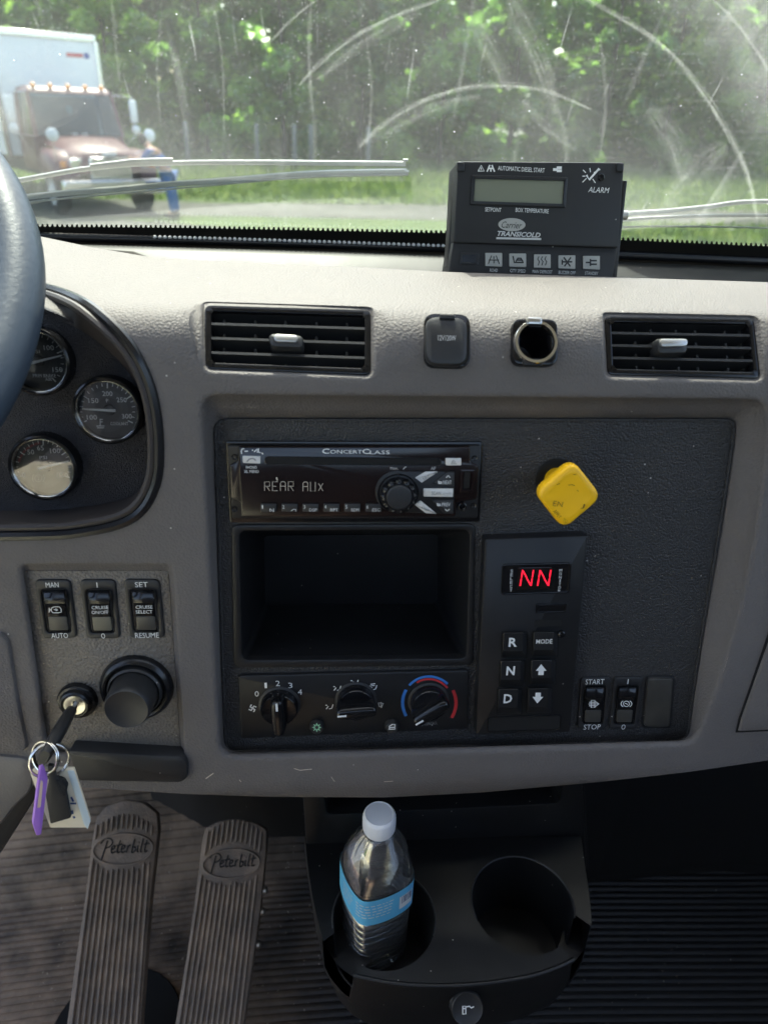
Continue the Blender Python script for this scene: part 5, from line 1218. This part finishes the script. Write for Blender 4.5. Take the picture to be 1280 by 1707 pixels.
mat('tan_fabric', (.70, .65, .50), .85, bump=[('n', 300, .4, .002)])  # seat added out of view, shaped to throw glare on one gauge and warm fill
t = thing('glare_seat', 'unseen tan low-backed seat added to reflect glare into the lowest gauge', 'seat', (-.58, -.45, FLZ))
o = MB().loft([[V((x, y + .06 * math.sin(a), z)) for x, y in ((-.89, -.36), (-.88, -.26), (-.66, -.24), (-.43, -.26), (-.42, -.36))] for z, a, y in ((FLZ + .42, 0, 0), (1.5, 0, 0), (1.80, 0, 0), (1.868, 0, 0))]).mk('backrest', 'tan_fabric', t, smooth=60)
o = MB().box(-.84, -.34, -.30, .10, FLZ + .28, FLZ + .44).mk('cushion', 'tan_fabric', t); md_ = o.modifiers.new('b', 'BEVEL'); md_.width = .05; md_.segments = 4
MB().box(-.74, -.44, -.3, .05, FLZ, FLZ + .29).mk('pedestal', 'satin', t)

# ------------------------------------------------------------------ outside: ground, track, grass
def gmat(name, cols, scale, rough=.9, bump=.3):
    m = bpy.data.materials.new(name); m.use_nodes = True; t_ = m.node_tree; b = t_.nodes['Principled BSDF']; b.inputs['Roughness'].default_value = rough; b.inputs['Specular IOR Level'].default_value = .15
    tc = t_.nodes.new('ShaderNodeTexCoord'); ns = t_.nodes.new('ShaderNodeTexNoise'); ns.inputs['Scale'].default_value = scale; ns.inputs['Detail'].default_value = 8; ns.inputs['Roughness'].default_value = .7
    t_.links.new(tc.outputs['Object'], ns.inputs['Vector']); rp = t_.nodes.new('ShaderNodeValToRGB'); t_.links.new(ns.outputs['Fac'], rp.inputs[0])
    rp.color_ramp.elements[0].position = .35; rp.color_ramp.elements[1].position = .68
    for e, c in zip(rp.color_ramp.elements, (cols[0], cols[-1])): e.color = (*c, 1)
    if len(cols) == 3: e = rp.color_ramp.elements.new(.5); e.color = (*cols[1], 1)
    t_.links.new(rp.outputs[0], b.inputs['Base Color']); bp = t_.nodes.new('ShaderNodeBump'); bp.inputs['Strength'].default_value = bump; t_.links.new(ns.outputs['Fac'], bp.inputs['Height']); t_.links.new(bp.outputs[0], b.inputs['Normal']); M[name] = m
gmat('grass_ground', [(.05, .09, .02), (.085, .14, .03), (.14, .17, .055)], 1.3)
gmat('gravel', [(.07, .075, .055), (.12, .12, .095), (.18, .175, .15)], 3.0)
gmat('bark', [(.03, .026, .022), (.06, .052, .045)], 8)
gmat('post_wood', [(.16, .155, .14), (.24, .235, .22)], 12)
m = MB(); n_ = 24; R = []
for j in range(n_ + 1):
    yy = -60 + 260 * j / n_
    R.append([V((-160 + 320 * i / n_, yy, 0 if yy < 46 else (yy - 46) * .03)) for i in range(n_ + 1)])
m.loft(R, False, False, closed=False); tag(m.mk('ground', 'grass_ground', None, smooth=60), kind='structure')
m = MB(); R = []
for i in range(41):
    x = -60 + 3 * i; c = 20.3 + .10 * x * 0 + .6 * math.sin(x * .2); w = 1.7 + .3 * math.sin(x * .7)
    R.append([V((x, c - w, .006)), V((x, c, .03)), V((x, c + w, .006))])
m.loft(R, False, False, closed=False); tag(m.mk('gravel_track', 'gravel', None, smooth=60), kind='structure')
m = MB(); m.flat(Pl((0, 0, 0.004), (0, 0, 1)), [V((-40, -30)), V((12, -30)), V((12, 9)), V((4, 14)), V((-4, 17.3)), V((-9, 18.2)), V((-40, 17.6))], 0); tag(m.mk('gravel_yard', 'gravel', None, smooth=0), kind='structure')
# grass blades near the track and up to the trees
rn = random.Random(11); m = MB()
for _ in range(26000):
    y_ = rn.uniform(21.8, 46) if rn.random() < .85 else rn.uniform(14, 18.8)
    x = rn.uniform(-.62, .62) * (y_ + 3) ; h_ = rn.uniform(.12, .42) * (1 if y_ > 30 else .6); a = rn.uniform(0, 6.28); w = rn.uniform(.03, .08)
    if y_ < 19 and x < 3: continue
    dx, dy = math.cos(a) * w, math.sin(a) * w; b = len(m.v); lx, ly = rn.uniform(-.1, .1), rn.uniform(-.1, .1)
    m.v += [V((x - dx, y_ - dy, 0)), V((x + dx, y_ + dy, 0)), V((x + lx, y_ + ly, h_))]; m.f.append((b, b + 1, b + 2))
def leafmat(name, c0, c1, c2, tr=.62):
    mt = bpy.data.materials.new(name); mt.use_nodes = True; t_ = mt.node_tree; t_.nodes.clear(); N = t_.nodes.new; L = t_.links.new
    ge = N('ShaderNodeNewGeometry'); rp = N('ShaderNodeValToRGB'); tcn = N('ShaderNodeTexCoord'); nz = N('ShaderNodeTexNoise'); nz.inputs['Scale'].default_value = .75; nz.inputs['Detail'].default_value = 2; L(tcn.outputs['Object'], nz.inputs['Vector'])
    mr = N('ShaderNodeMapRange'); mr.inputs[1].default_value = .36; mr.inputs[2].default_value = .64; L(nz.outputs['Fac'], mr.inputs[0]); mm_ = N('ShaderNodeMath'); mm_.operation = 'MULTIPLY'; mm_.inputs[1].default_value = .65; L(mr.outputs[0], mm_.inputs[0]); ma = N('ShaderNodeMath'); ma.operation = 'MULTIPLY_ADD'; ma.inputs[1].default_value = .35; L(ge.outputs['Random Per Island'], ma.inputs[0]); L(mm_.outputs[0], ma.inputs[2]); L(ma.outputs[0], rp.inputs[0])
    rp.color_ramp.elements[0].color = (*c0, 1); rp.color_ramp.elements[1].color = (*c2, 1); e = rp.color_ramp.elements.new(.55); e.color = (*c1, 1)
    d = N('ShaderNodeBsdfDiffuse'); tl_ = N('ShaderNodeBsdfTranslucent'); mx = N('ShaderNodeMixShader'); mx.inputs[0].default_value = tr
    hs_ = N('ShaderNodeHueSaturation'); hs_.inputs['Value'].default_value = 3.4; hs_.inputs['Hue'].default_value = .485; L(rp.outputs[0], hs_.inputs['Color']); L(rp.outputs[0], d.inputs[0]); L(hs_.outputs[0], tl_.inputs[0])
    L(d.outputs[0], mx.inputs[1]); L(tl_.outputs[0], mx.inputs[2])
    gl = N('ShaderNodeBsdfGlossy'); gl.inputs['Roughness'].default_value = .4; m3 = N('ShaderNodeMixShader'); m3.inputs[0].default_value = .05; L(mx.outputs[0], m3.inputs[1]); L(gl.outputs[0], m3.inputs[2])
    o = N('ShaderNodeOutputMaterial'); L(m3.outputs[0], o.inputs[0]); M[name] = mt
leafmat('grass_blade', (.05, .085, .022), (.075, .12, .03), (.12, .15, .06), .4)
leafmat('leaf_dark', (.035, .07, .020), (.058, .135, .03), (.14, .26, .04))
leafmat('leaf_mid', (.04, .08, .02), (.072, .17, .03), (.17, .29, .042))
leafmat('leaf_bright', (.05, .095, .022), (.10, .20, .03), (.24, .32, .045))
tag(m.mk('grass_field', 'grass_blade', None, smooth=0), 'rough sunlit grass between the track and the trees', 'grass', kind='stuff')

# ------------------------------------------------------------------ trees
def leaves(rn, blobs, n, size):
    m = MB(); tot = sum(b[3] ** 2 for b in blobs)
    for (cx, cy, cz, r) in blobs:
        for _ in range(int(n * r * r / tot)):
            d = V((rn.gauss(0, 1), rn.gauss(0, 1), rn.gauss(0, 1))).normalized() * (r * (rn.random() ** .45)); d.z *= .8
            p_ = V((cx, cy, cz)) + d; s_ = size * rn.uniform(.55, 1.4)
            u = V((rn.gauss(0, 1), rn.gauss(0, 1), rn.gauss(0, .7))).normalized(); w = u.cross(V((rn.gauss(0, 1), rn.gauss(0, 1), rn.gauss(0, 1)))).normalized()
            b = len(m.v); m.v += [p_ - u * s_, p_ + w * s_ * .5, p_ + u * s_, p_ - w * s_ * .5]; m.f.append((b, b + 1, b + 2, b + 3))
    return m
def tree(label, x, y, h, cr, mt, nl, seed, low=.18, lean=0):
    rn = random.Random(seed); t = thing('tree', label, 'tree', (x, y, 0), 'trees along the far edge of the field')
    trk = MB(); pts = []; px_, py_ = x, y
    for i in range(9):
        z_ = h * .85 * i / 8; pts.append(V((px_, py_, z_ - .1))); px_ += rn.uniform(-.12, .12) + lean * .3; py_ += rn.uniform(-.1, .1)
    r0 = .07 + h * .008; trk.tube(pts, [r0 * (1 - .85 * i / 8) for i in range(9)], 8)
    blobs = []
    nb = int(26 + cr * 5)
    for i in range(nb):
        f_ = low + (1 - low) * (i + rn.random()) / nb; z_ = h * f_; wide = cr * (.35 + .65 * math.sin(math.pi * min(1, (f_ - low) / (1 - low) * .85 + .12)))
        a = rn.uniform(0, 6.28); d_ = wide * math.sqrt(rn.random()); c = pts[min(8, int(f_ / .85 * 8))]
        bx_ = V((c.x + d_ * math.cos(a), c.y + d_ * math.sin(a), z_)); blobs.append((bx_.x, bx_.y, bx_.z, rn.uniform(.5, 1.15)))
        if i % 2 == 0: trk.tube([c, c.lerp(bx_, .55) + V((0, 0, -.15)), bx_], [r0 * .22, r0 * .12, .012], 5)
    trk.mk('trunk', 'bark', t, smooth=60)
    leaves(rn, blobs, nl, .25).mk('crown', mt, t, smooth=0)
rn = random.Random(5)
TR = [(-31, 44, 14, 3.6, 'leaf_dark', 'tall dark tree at the far left, behind the white truck box'), (-25.5, 46, 15, 3.6, 'leaf_mid', 'green tree showing just above the white truck box'), (-20, 43.5, 13, 3.2, 'leaf_dark', 'dark tree directly right of the white truck box'), (-16, 46, 15, 3.4, 'leaf_mid', 'tree with sky gaps above the red truck cab'), (-11.5, 43, 13, 3.2, 'leaf_bright', 'yellow green tree above the left wiper'), (-7, 45.5, 15, 3.4, 'leaf_dark', 'dark leaning tree left of the picture centre'), (-2.6, 43, 13, 3.2, 'leaf_mid', 'green tree at the centre above the wiper tip'), (1.6, 45, 14, 3.2, 'leaf_dark', 'dark tree left of the temperature controller'), (5.8, 42.5, 13, 3.2, 'leaf_mid', 'green tree straight above the temperature controller display'), (10, 44.5, 15, 3.4, 'leaf_bright', 'light green tree above the right side of the temperature controller'), (14.3, 42.5, 13, 3.2, 'leaf_dark', 'dark tree just right of the temperature controller'), (18.6, 44.5, 15, 3.4, 'leaf_bright', 'bright tree inside the large wiper arc at right'), (23, 42.5, 13, 3.2, 'leaf_mid', 'green tree crossed by the large wiper arc at right'), (28, 44, 14, 3.6, 'leaf_bright', 'yellow green tree at the top right corner')]
for i, (x, y, h_, cr_, mt_, lab) in enumerate(TR): tree(lab, x, y, h_, cr_, mt_, 11500, 100 + i)
# back wood that reads as one mass
m = MB(); rb = random.Random(77); bl_ = [(rb.uniform(-48, 48), rb.uniform(50, 62), rb.uniform(.5, 15), rb.uniform(1.2, 2.6)) for _ in range(700)] + [(rb.uniform(-48, 48), rb.uniform(47, 52), rb.uniform(.3, 3), rb.uniform(1.0, 1.8)) for _ in range(160)]
m = leaves(rb, bl_, 90000, .55); tag(m.mk('woodland', 'leaf_mid', None, smooth=0), 'dense dark woodland filling the gaps behind the tree row', 'woodland', kind='stuff')
def bush(label, x, y, r, mt, seed):
    rn = random.Random(seed); t = thing('bush', label, 'bush', (x, y, 0), 'bushes at the foot of the trees')
    m = MB(); bl = []
    for i in range(9): a = rn.uniform(0, 6.28); q = V((x + rn.uniform(0, r) * math.cos(a), y + rn.uniform(0, r) * .7 * math.sin(a), rn.uniform(.3, r * 1.1))); bl.append((q.x, q.y, q.z, rn.uniform(.4, .8))); m.tube([V((x, y, -.05)), V((x, y, .3)).lerp(q, .6), q], [.04, .025, .01], 5)
    m.mk('stems', 'bark', t); leaves(rn, bl, 1300, .12).mk('foliage', mt, t, smooth=0)
BS = [(-23, 41.5, 1.5, 'leaf_mid', 'low bush left of the red truck mirror'), (-14.5, 41, 1.6, 'leaf_dark', 'dark bush right of the red truck'), (-10, 41, 1.3, 'leaf_bright', 'bright bush above the left wiper, beside the posts'), (-5.5, 40.5, 1.5, 'leaf_mid', 'green bush behind the pale posts'), (-1, 41, 1.4, 'leaf_dark', 'dark bush right of the last pale post'), (3.3, 40.5, 1.5, 'leaf_bright', 'light bush left of the temperature controller'), (8, 40.5, 1.5, 'leaf_mid', 'bush hidden mostly behind the temperature controller'), (13, 40.5, 1.6, 'leaf_dark', 'dark bush right of the temperature controller'), (17.5, 40.5, 1.6, 'leaf_mid', 'green bush low at the right of the glass'), (22, 40.5, 1.6, 'leaf_bright', 'bright bush low in the right wiper arc')]
for i, (x, y, r, mt_, lab) in enumerate(BS): bush(lab, x, y, r, mt_, 300 + i)
# pale fence posts
for i, (px_, lab) in enumerate(((313, 'leftmost pale wooden post in the grass'), (429, 'second pale wooden post from the left'), (491, 'third pale post, left one of a close pair'), (518, 'fourth pale post, right one of a close pair'), (613, 'rightmost pale wooden post before the bushes'))):
    d = ray(px_, 262); p_ = d * (38.0 / d.y); mm = MB(); x = p_.x
    mm.tube([V((x, 38, -.2)), V((x + .02, 38, .8)), V((x + .03, 38, 1.75)), V((x + .03, 38, 1.82))], [.11, .105, .10, .06], 10)
    tag(mm.mk('fence_post', 'post_wood', None, loc=V((x, 38, 0))), lab, 'post', 'pale posts in the grass')

# ------------------------------------------------------------------ red truck
mat('truck_red', (.10, .020, .026), .40, coat=.3, var=(3, .6, (.15, .05, .055)))
mat('truck_dark', (.03, .028, .028), .5); mat('truck_white', (.78, .79, .80), .5, var=(1.5, .4, (.70, .71, .73))); mat('amber', (.85, .28, .02), .3); mat('tyre', (.02, .02, .02), .8); mat('hub_white', (.62, .62, .60), .4)
mat('mirror_white', (.75, .76, .76), .3); mat('truck_chrome', (.75, .75, .75), .15, metal=1); mat('blue_print', (.06, .08, .3), .5); mat('red_print', (.5, .04, .05), .5); mat('cyan', (.05, .45, .6), .5)
TA = rad(180 + 35)       # heading: towards the camera and to the right
t = bpy.data.objects.new('box_truck', None); COL.objects.link(t); LOC[t] = V((0, 0, 0))
tag(t, 'red conventional cab truck with a tall white box body, parked on the gravel', 'truck')
d = ray(128, 200); tw = V((CAM.x + d.x * 19.6 / d.y, 19.6)); t.location = (tw.x + 1.2 * math.sin(TA), tw.y - 1.2 * math.cos(TA), 0); t.rotation_euler.z = TA
def TB(name, mt, *boxes, bev=.0, par=None, sm_=35):
    m = MB()
    for b in boxes: m.box(*b)
    o = m.mk(name, mt, par or t, smooth=sm_)
    if bev:
        md_ = o.modifiers.new('b', 'BEVEL'); md_.width = bev; md_.segments = 2
    return o
def TL_(name, mt, rings, par=None, sm_=40, bev=0):
    o = MB().loft([[V(p_) for p_ in r] for r in rings]).mk(name, mt, par or t, smooth=sm_)
    if bev: md_ = o.modifiers.new('b', 'BEVEL'); md_.width = bev; md_.segments = 2; md_.limit_method = 'ANGLE'
    return o
# local axes: +y forward, origin on the ground under the cab's rear wall
TB('box_body', 'truck_white', (-1.24, 1.24, -7.0, -.35, 1.10, 3.72), bev=.03)
TB('top_rail', 'truck_chrome', (-1.27, 1.27, -7.02, -.32, 3.62, 3.76), bev=.02)
for sx_ in (-1, 1): TB('corner_post', 'truck_chrome', (sx_ * 1.25 - .05, sx_ * 1.25 + .05, -.42, -.31, 1.08, 3.62), bev=.01)
m = MB(); m.box(-1.05, -.93, -.345, -.342, 3.26, 3.38); m.mk('logo', 'blue_print', t); m = MB(); m.box(-.90, -.50, -.345, -.342, 3.28, 3.36); m.mk('logo_lettering', 'red_print', t)
TB('chassis', 'truck_dark', (-.45, .45, -7, 2.6, .62, .90))
def cabring(y, z0, z1, w0, w1): return [(-w0, y, z0), (w0, y, z0), (w0, y, (z0 + z1) / 2), (w1, y, z1), (-w1, y, z1), (-w0, y, (z0 + z1) / 2)]
TL_('cab_lower', 'truck_red', [cabring(0, .85, 1.60, 1.05, 1.05), cabring(1.35, .85, 1.60, 1.05, 1.05)], bev=.04)
TL_('cab_roof', 'truck_red', [[(-.98, -.02, 2.45), (.98, -.02, 2.45), (.90, .0, 2.60), (-.90, .0, 2.60)], [(-1.0, .9, 2.45), (1.0, .9, 2.45), (.92, .88, 2.60), (-.92, .88, 2.60)], [(-.96, 1.08, 2.45), (.96, 1.08, 2.45), (.90, 1.02, 2.52), (-.90, 1.02, 2.52)]], bev=.04)
for sx_ in (-1, 1):
    TL_('a_pillar', 'truck_red', [[(sx_ * 1.05, 1.35, 1.58), (sx_ * .97, 1.38, 1.58), (sx_ * .97, 1.28, 1.58), (sx_ * 1.05, 1.25, 1.58)], [(sx_ * .99, 1.05, 2.47), (sx_ * .92, 1.07, 2.47), (sx_ * .92, .97, 2.47), (sx_ * .99, .95, 2.47)]])
    TL_('b_pillar', 'truck_red', [[(sx_ * 1.05, .25, 1.58), (sx_ * .98, .25, 1.58), (sx_ * .98, 0, 1.58), (sx_ * 1.05, 0, 1.58)], [(sx_ * .99, .22, 2.47), (sx_ * .92, .22, 2.47), (sx_ * .92, 0, 2.47), (sx_ * .99, 0, 2.47)]])
    o = TL_('side_window', 'truck_glass', [[(sx_ * 1.02, .25, 1.58), (sx_ * 1.02, 1.27, 1.58), (sx_ * .965, .98, 2.46), (sx_ * .965, .22, 2.46)], [(sx_ * 1.01, .25, 1.58), (sx_ * 1.01, 1.27, 1.58), (sx_ * .955, .98, 2.46), (sx_ * .955, .22, 2.46)]])
    o = TB('door', 'truck_red', (sx_ * 1.055 - .012, sx_ * 1.055 + .012, .18, 1.25, .95, 1.58), bev=.01); TB('handle', 'truck_chrome', (sx_ * 1.075 - .02, sx_ * 1.075 + .02, .25, .42, 1.50, 1.54), par=o)
    # west coast mirrors on brackets, round convex mirror below
    o = TB('mirror', 'mirror_white', (sx_ * 1.42 - .09, sx_ * 1.42 + .09, 1.12, 1.18, 1.90, 2.38), bev=.03)
    m = MB(); m.tube([(sx_ * 1.0, 1.0, 2.46), (sx_ * 1.42, 1.14, 2.44), (sx_ * 1.42, 1.14, 1.62), (sx_ * 1.05, 1.1, 1.30)], .014, 8); m.mk('bracket', 'truck_chrome', o)
    m = MB(); m.lathe(Pl((sx_ * 1.42, 1.20, 1.74), (0, 1, 0)), (0, 0), [(.10, -.03), (.10, 0), (.07, .025), (.01, .035)], 20, c0=True, c1=True); m.mk('round_mirror', 'mirror_white', t)
    # hood mirrors on stalks
    m = MB(); m.lathe(Pl((sx_ * 1.08, 2.80, 1.66), (0, 1, .1)), (0, 0), [(.02, -.09), (.11, -.05), (.135, 0), (.10, .035), (.01, .05)], 24, c0=True, c1=True); o = m.mk('hood_mirror', 'mirror_white', t, smooth=60)
    m = MB(); m.tube([(sx_ * 1.08, 2.78, 1.56), (sx_ * 1.08, 2.76, 1.05)], .014, 8); m.tube([(sx_ * 1.08, 2.76, 1.42), (sx_ * .72, 2.60, 1.26)], .012, 8); m.mk('stalk', 'truck_chrome', o)
    # fender with wheel
    R = []
    for y_, z_, w_ in ((1.45, 1.0, .02), (1.55, 1.25, .10), (1.9, 1.38, .16), (2.4, 1.36, .16), (2.85, 1.15, .12), (2.98, .85, .06)):
        R.append([(sx_ * .70, y_, .80), (sx_ * .70, y_, z_), (sx_ * (1.0 + w_ * .6), y_, z_ - .02), (sx_ * (1.02 + w_), y_, z_ - .14), (sx_ * (1.02 + w_), y_, .80)])
    TL_('fender', 'truck_red', R, sm_=60)
    m = MB(); m.lathe(Pl((sx_ * .98, 2.15, .50), (sx_, 0, 0), (0, 1, 0)), (0, 0), [(.28, -.14), (.47, -.13), (.50, -.08), (.50, .08), (.47, .13), (.30, .14)], 32, c0=True, c1=False); wl = m.mk('wheel', 'tyre', t)
    m = MB(); m.lathe(Pl((sx_ * .98, 2.15, .50), (sx_, 0, 0), (0, 1, 0)), (0, 0), [(.31, .13), (.29, .06), (.16, .04), (.15, .12), (.10, .16), (.01, .165)], 28, c1=True); m.mk('rim', 'hub_white', wl)
    m = MB(); m.lathe(Pl((sx_ * 1.0, -4.6, .50), (sx_, 0, 0), (0, 1, 0)), (0, 0), [(.28, -.3), (.47, -.29), (.50, -.2), (.50, .1), (.47, .15), (.30, .16), (.1, .10)], 32, c0=True, c1=True); m.mk('wheel', 'tyre', t)
    hl = TB('headlight', 'truck_chrome', (sx_ * .74 - .13, sx_ * .74 + .13, 2.96, 3.0, 1.00, 1.20), bev=.02); TB('turn_signal', 'amber', (sx_ * 1.00 - .06, sx_ * 1.00 + .06, 2.90, 2.95, 1.02, 1.14), bev=.01)
o = TL_('windscreen', 'truck_glass', [[(-.96, 1.35, 1.60), (.96, 1.35, 1.60), (.91, 1.05, 2.46), (-.91, 1.05, 2.46)], [(-.96, 1.335, 1.60), (.96, 1.335, 1.60), (.91, 1.035, 2.46), (-.91, 1.035, 2.46)]])
TB('cab_interior', 'truck_dark', (-.9, .9, .05, .12, 1.6, 2.42)); TB('dash_shelf', 'hub_white', (-.88, .88, .95, 1.28, 1.54, 1.59)); TB('air_freshener', 'cyan', (-.02, .10, .9, .93, 2.05, 2.22))
R = []
for y_, zt, w_, zb in ((1.33, 1.62, .92, 1.0), (1.7, 1.59, .90, .95), (2.3, 1.50, .82, .92), (2.8, 1.39, .74, .90), (2.98, 1.30, .70, .90), (3.02, 1.20, .68, .90)):
    R.append([(-w_, y_, zb), (-w_, y_, zt - .16), (-w_ * .75, y_, zt - .03), (0, y_, zt), (w_ * .75, y_, zt - .03), (w_, y_, zt - .16), (w_, y_, zb)])
TL_('hood', 'truck_red', R, sm_=50)
gr = TB('grille', 'truck_chrome', (-.46, .46, 3.0, 3.04, 0.78, 1.22), bev=.02)
for i in range(6): TB('grille_bar', 'truck_dark', (-.42, .42, 3.04, 3.055, .86 + i * .072, .90 + i * .072), par=gr)
TB('hood_badge', 'mirror_white', (-.16, .16, 3.02, 3.05, 1.22, 1.32), bev=.01); TB('bumper', 'truck_chrome', (-1.15, 1.15, 3.0, 3.22, .48, .78), bev=.04)
for x in (-.78, -.40, 0, .40, .78):
    m = MB(); m.lathe(Pl((x, .93, 2.585), (0, .3, 1)), (0, 0), [(.055, 0), (.05, .05), (.03, .075), (.005, .08)], 16, c1=True); m.mk('marker_light', 'amber', t)
m = MB(); m.box(-.12, .02, 1.42, 1.47, 1.625, 1.655); m.box(.10, .24, 1.42, 1.47, 1.625, 1.655); m.mk('wiper_cowl', 'mirror_white', t)

# ------------------------------------------------------------------ person leaning over the truck's fender
mat('shirt', (.10, .16, .36), .9); mat('jeans', (.12, .22, .48), .9); mat('skin', (.45, .24, .15), .6); mat('hair', (.03, .02, .015), .7); mat('shoe', (.02, .02, .02), .7)
d = ray(283, 362); pg = CAM + d * (-2.15 / d.z) * .86; pg.z = 0
pg = V((ray(284, 330).x * 18.2 / ray(284, 330).y, 18.2, 0))
t = thing('person', 'person in blue shirt and jeans bending towards the red truck\'s fender', 'person', pg)
def skin(name, verts, edges, rads, mt, par, root=0):
    me = bpy.data.meshes.new(name); me.from_pydata([tuple(v) for v in verts], edges, []); o = bpy.data.objects.new(name, me); COL.objects.link(o); o.parent = par; LOC[o] = LOC[par]
    md_ = o.modifiers.new('s', 'SKIN'); md_.use_smooth_shade = True
    if not me.skin_vertices: me.skin_vertices.new()
    for i, r in enumerate(rads): me.skin_vertices[0].data[i].radius = (r, r)
    me.skin_vertices[0].data[root].use_root = True
    sb = o.modifiers.new('u', 'SUBSURF'); sb.levels = 2; sb.render_levels = 2; me.materials.append(M[mt]); return o
# body: pelvis at 0; leaning forward to the left (-x)
vs = [(0, 0, .95), (-.10, 0, 1.12), (-.24, 0, 1.30), (-.33, .0, 1.40), (-.38, 0, 1.47), (-.42, -.01, 1.56), (-.30, -.19, 1.36), (-.50, -.24, 1.18), (-.72, -.20, 1.22), (-.80, -.19, 1.24), (-.30, .19, 1.36), (-.48, .25, 1.16), (-.68, .2, 1.2), (.0, -.10, .88), (.03, -.11, .48), (.06, -.11, .10), (-.10, -.12, .04), (.02, .10, .88), (.06, .11, .48), (.10, .11, .10), (-.06, .12, .04)]
es = [(0, 1), (1, 2), (2, 3), (3, 4), (4, 5), (3, 6), (6, 7), (7, 8), (8, 9), (3, 10), (10, 11), (11, 12), (0, 13), (13, 14), (14, 15), (15, 16), (0, 17), (17, 18), (18, 19), (19, 20)]
rs = [.145, .14, .16, .13, .06, .10, .075, .055, .042, .04, .075, .055, .042, .10, .075, .055, .045, .10, .075, .055, .045]
skin('body', vs, es, rs, 'skin', t)
sv = [0, 1, 2, 3, 6, 7, 10, 11]; mp = {v: i for i, v in enumerate(sv)}
skin('shirt', [vs[i] for i in sv], [(mp[a], mp[b]) for a, b in es if a in mp and b in mp], [rs[i] + .014 for i in sv], 'shirt', t)
jv = [0, 13, 14, 15, 17, 18, 19]; mp = {v: i for i, v in enumerate(jv)}
skin('jeans', [vs[i] for i in jv], [(mp[a], mp[b]) for a, b in es if a in mp and b in mp], [rs[i] + .018 for i in jv], 'jeans', t)
m = MB(); m.lathe(Pl(V((-.44, -.01, 1.52)) + LOC[t], V((-.35, 0, 1))), (0, 0), [(.05, -.02), (.082, .04), (.092, .10), (.085, .17), (.05, .215), (.01, .225)], 18, c1=True); m.mk('hair', 'hair', t, smooth=60)
for i in (16, 20): m = MB(); p_ = V(vs[i]) + LOC[t]; m.box(p_.x - .07, p_.x + .2, p_.y - .05, p_.y + .05, 0, .09); o = m.mk('shoe', 'shoe', t); md_ = o.modifiers.new('b', 'BEVEL'); md_.width = .03; md_.segments = 3
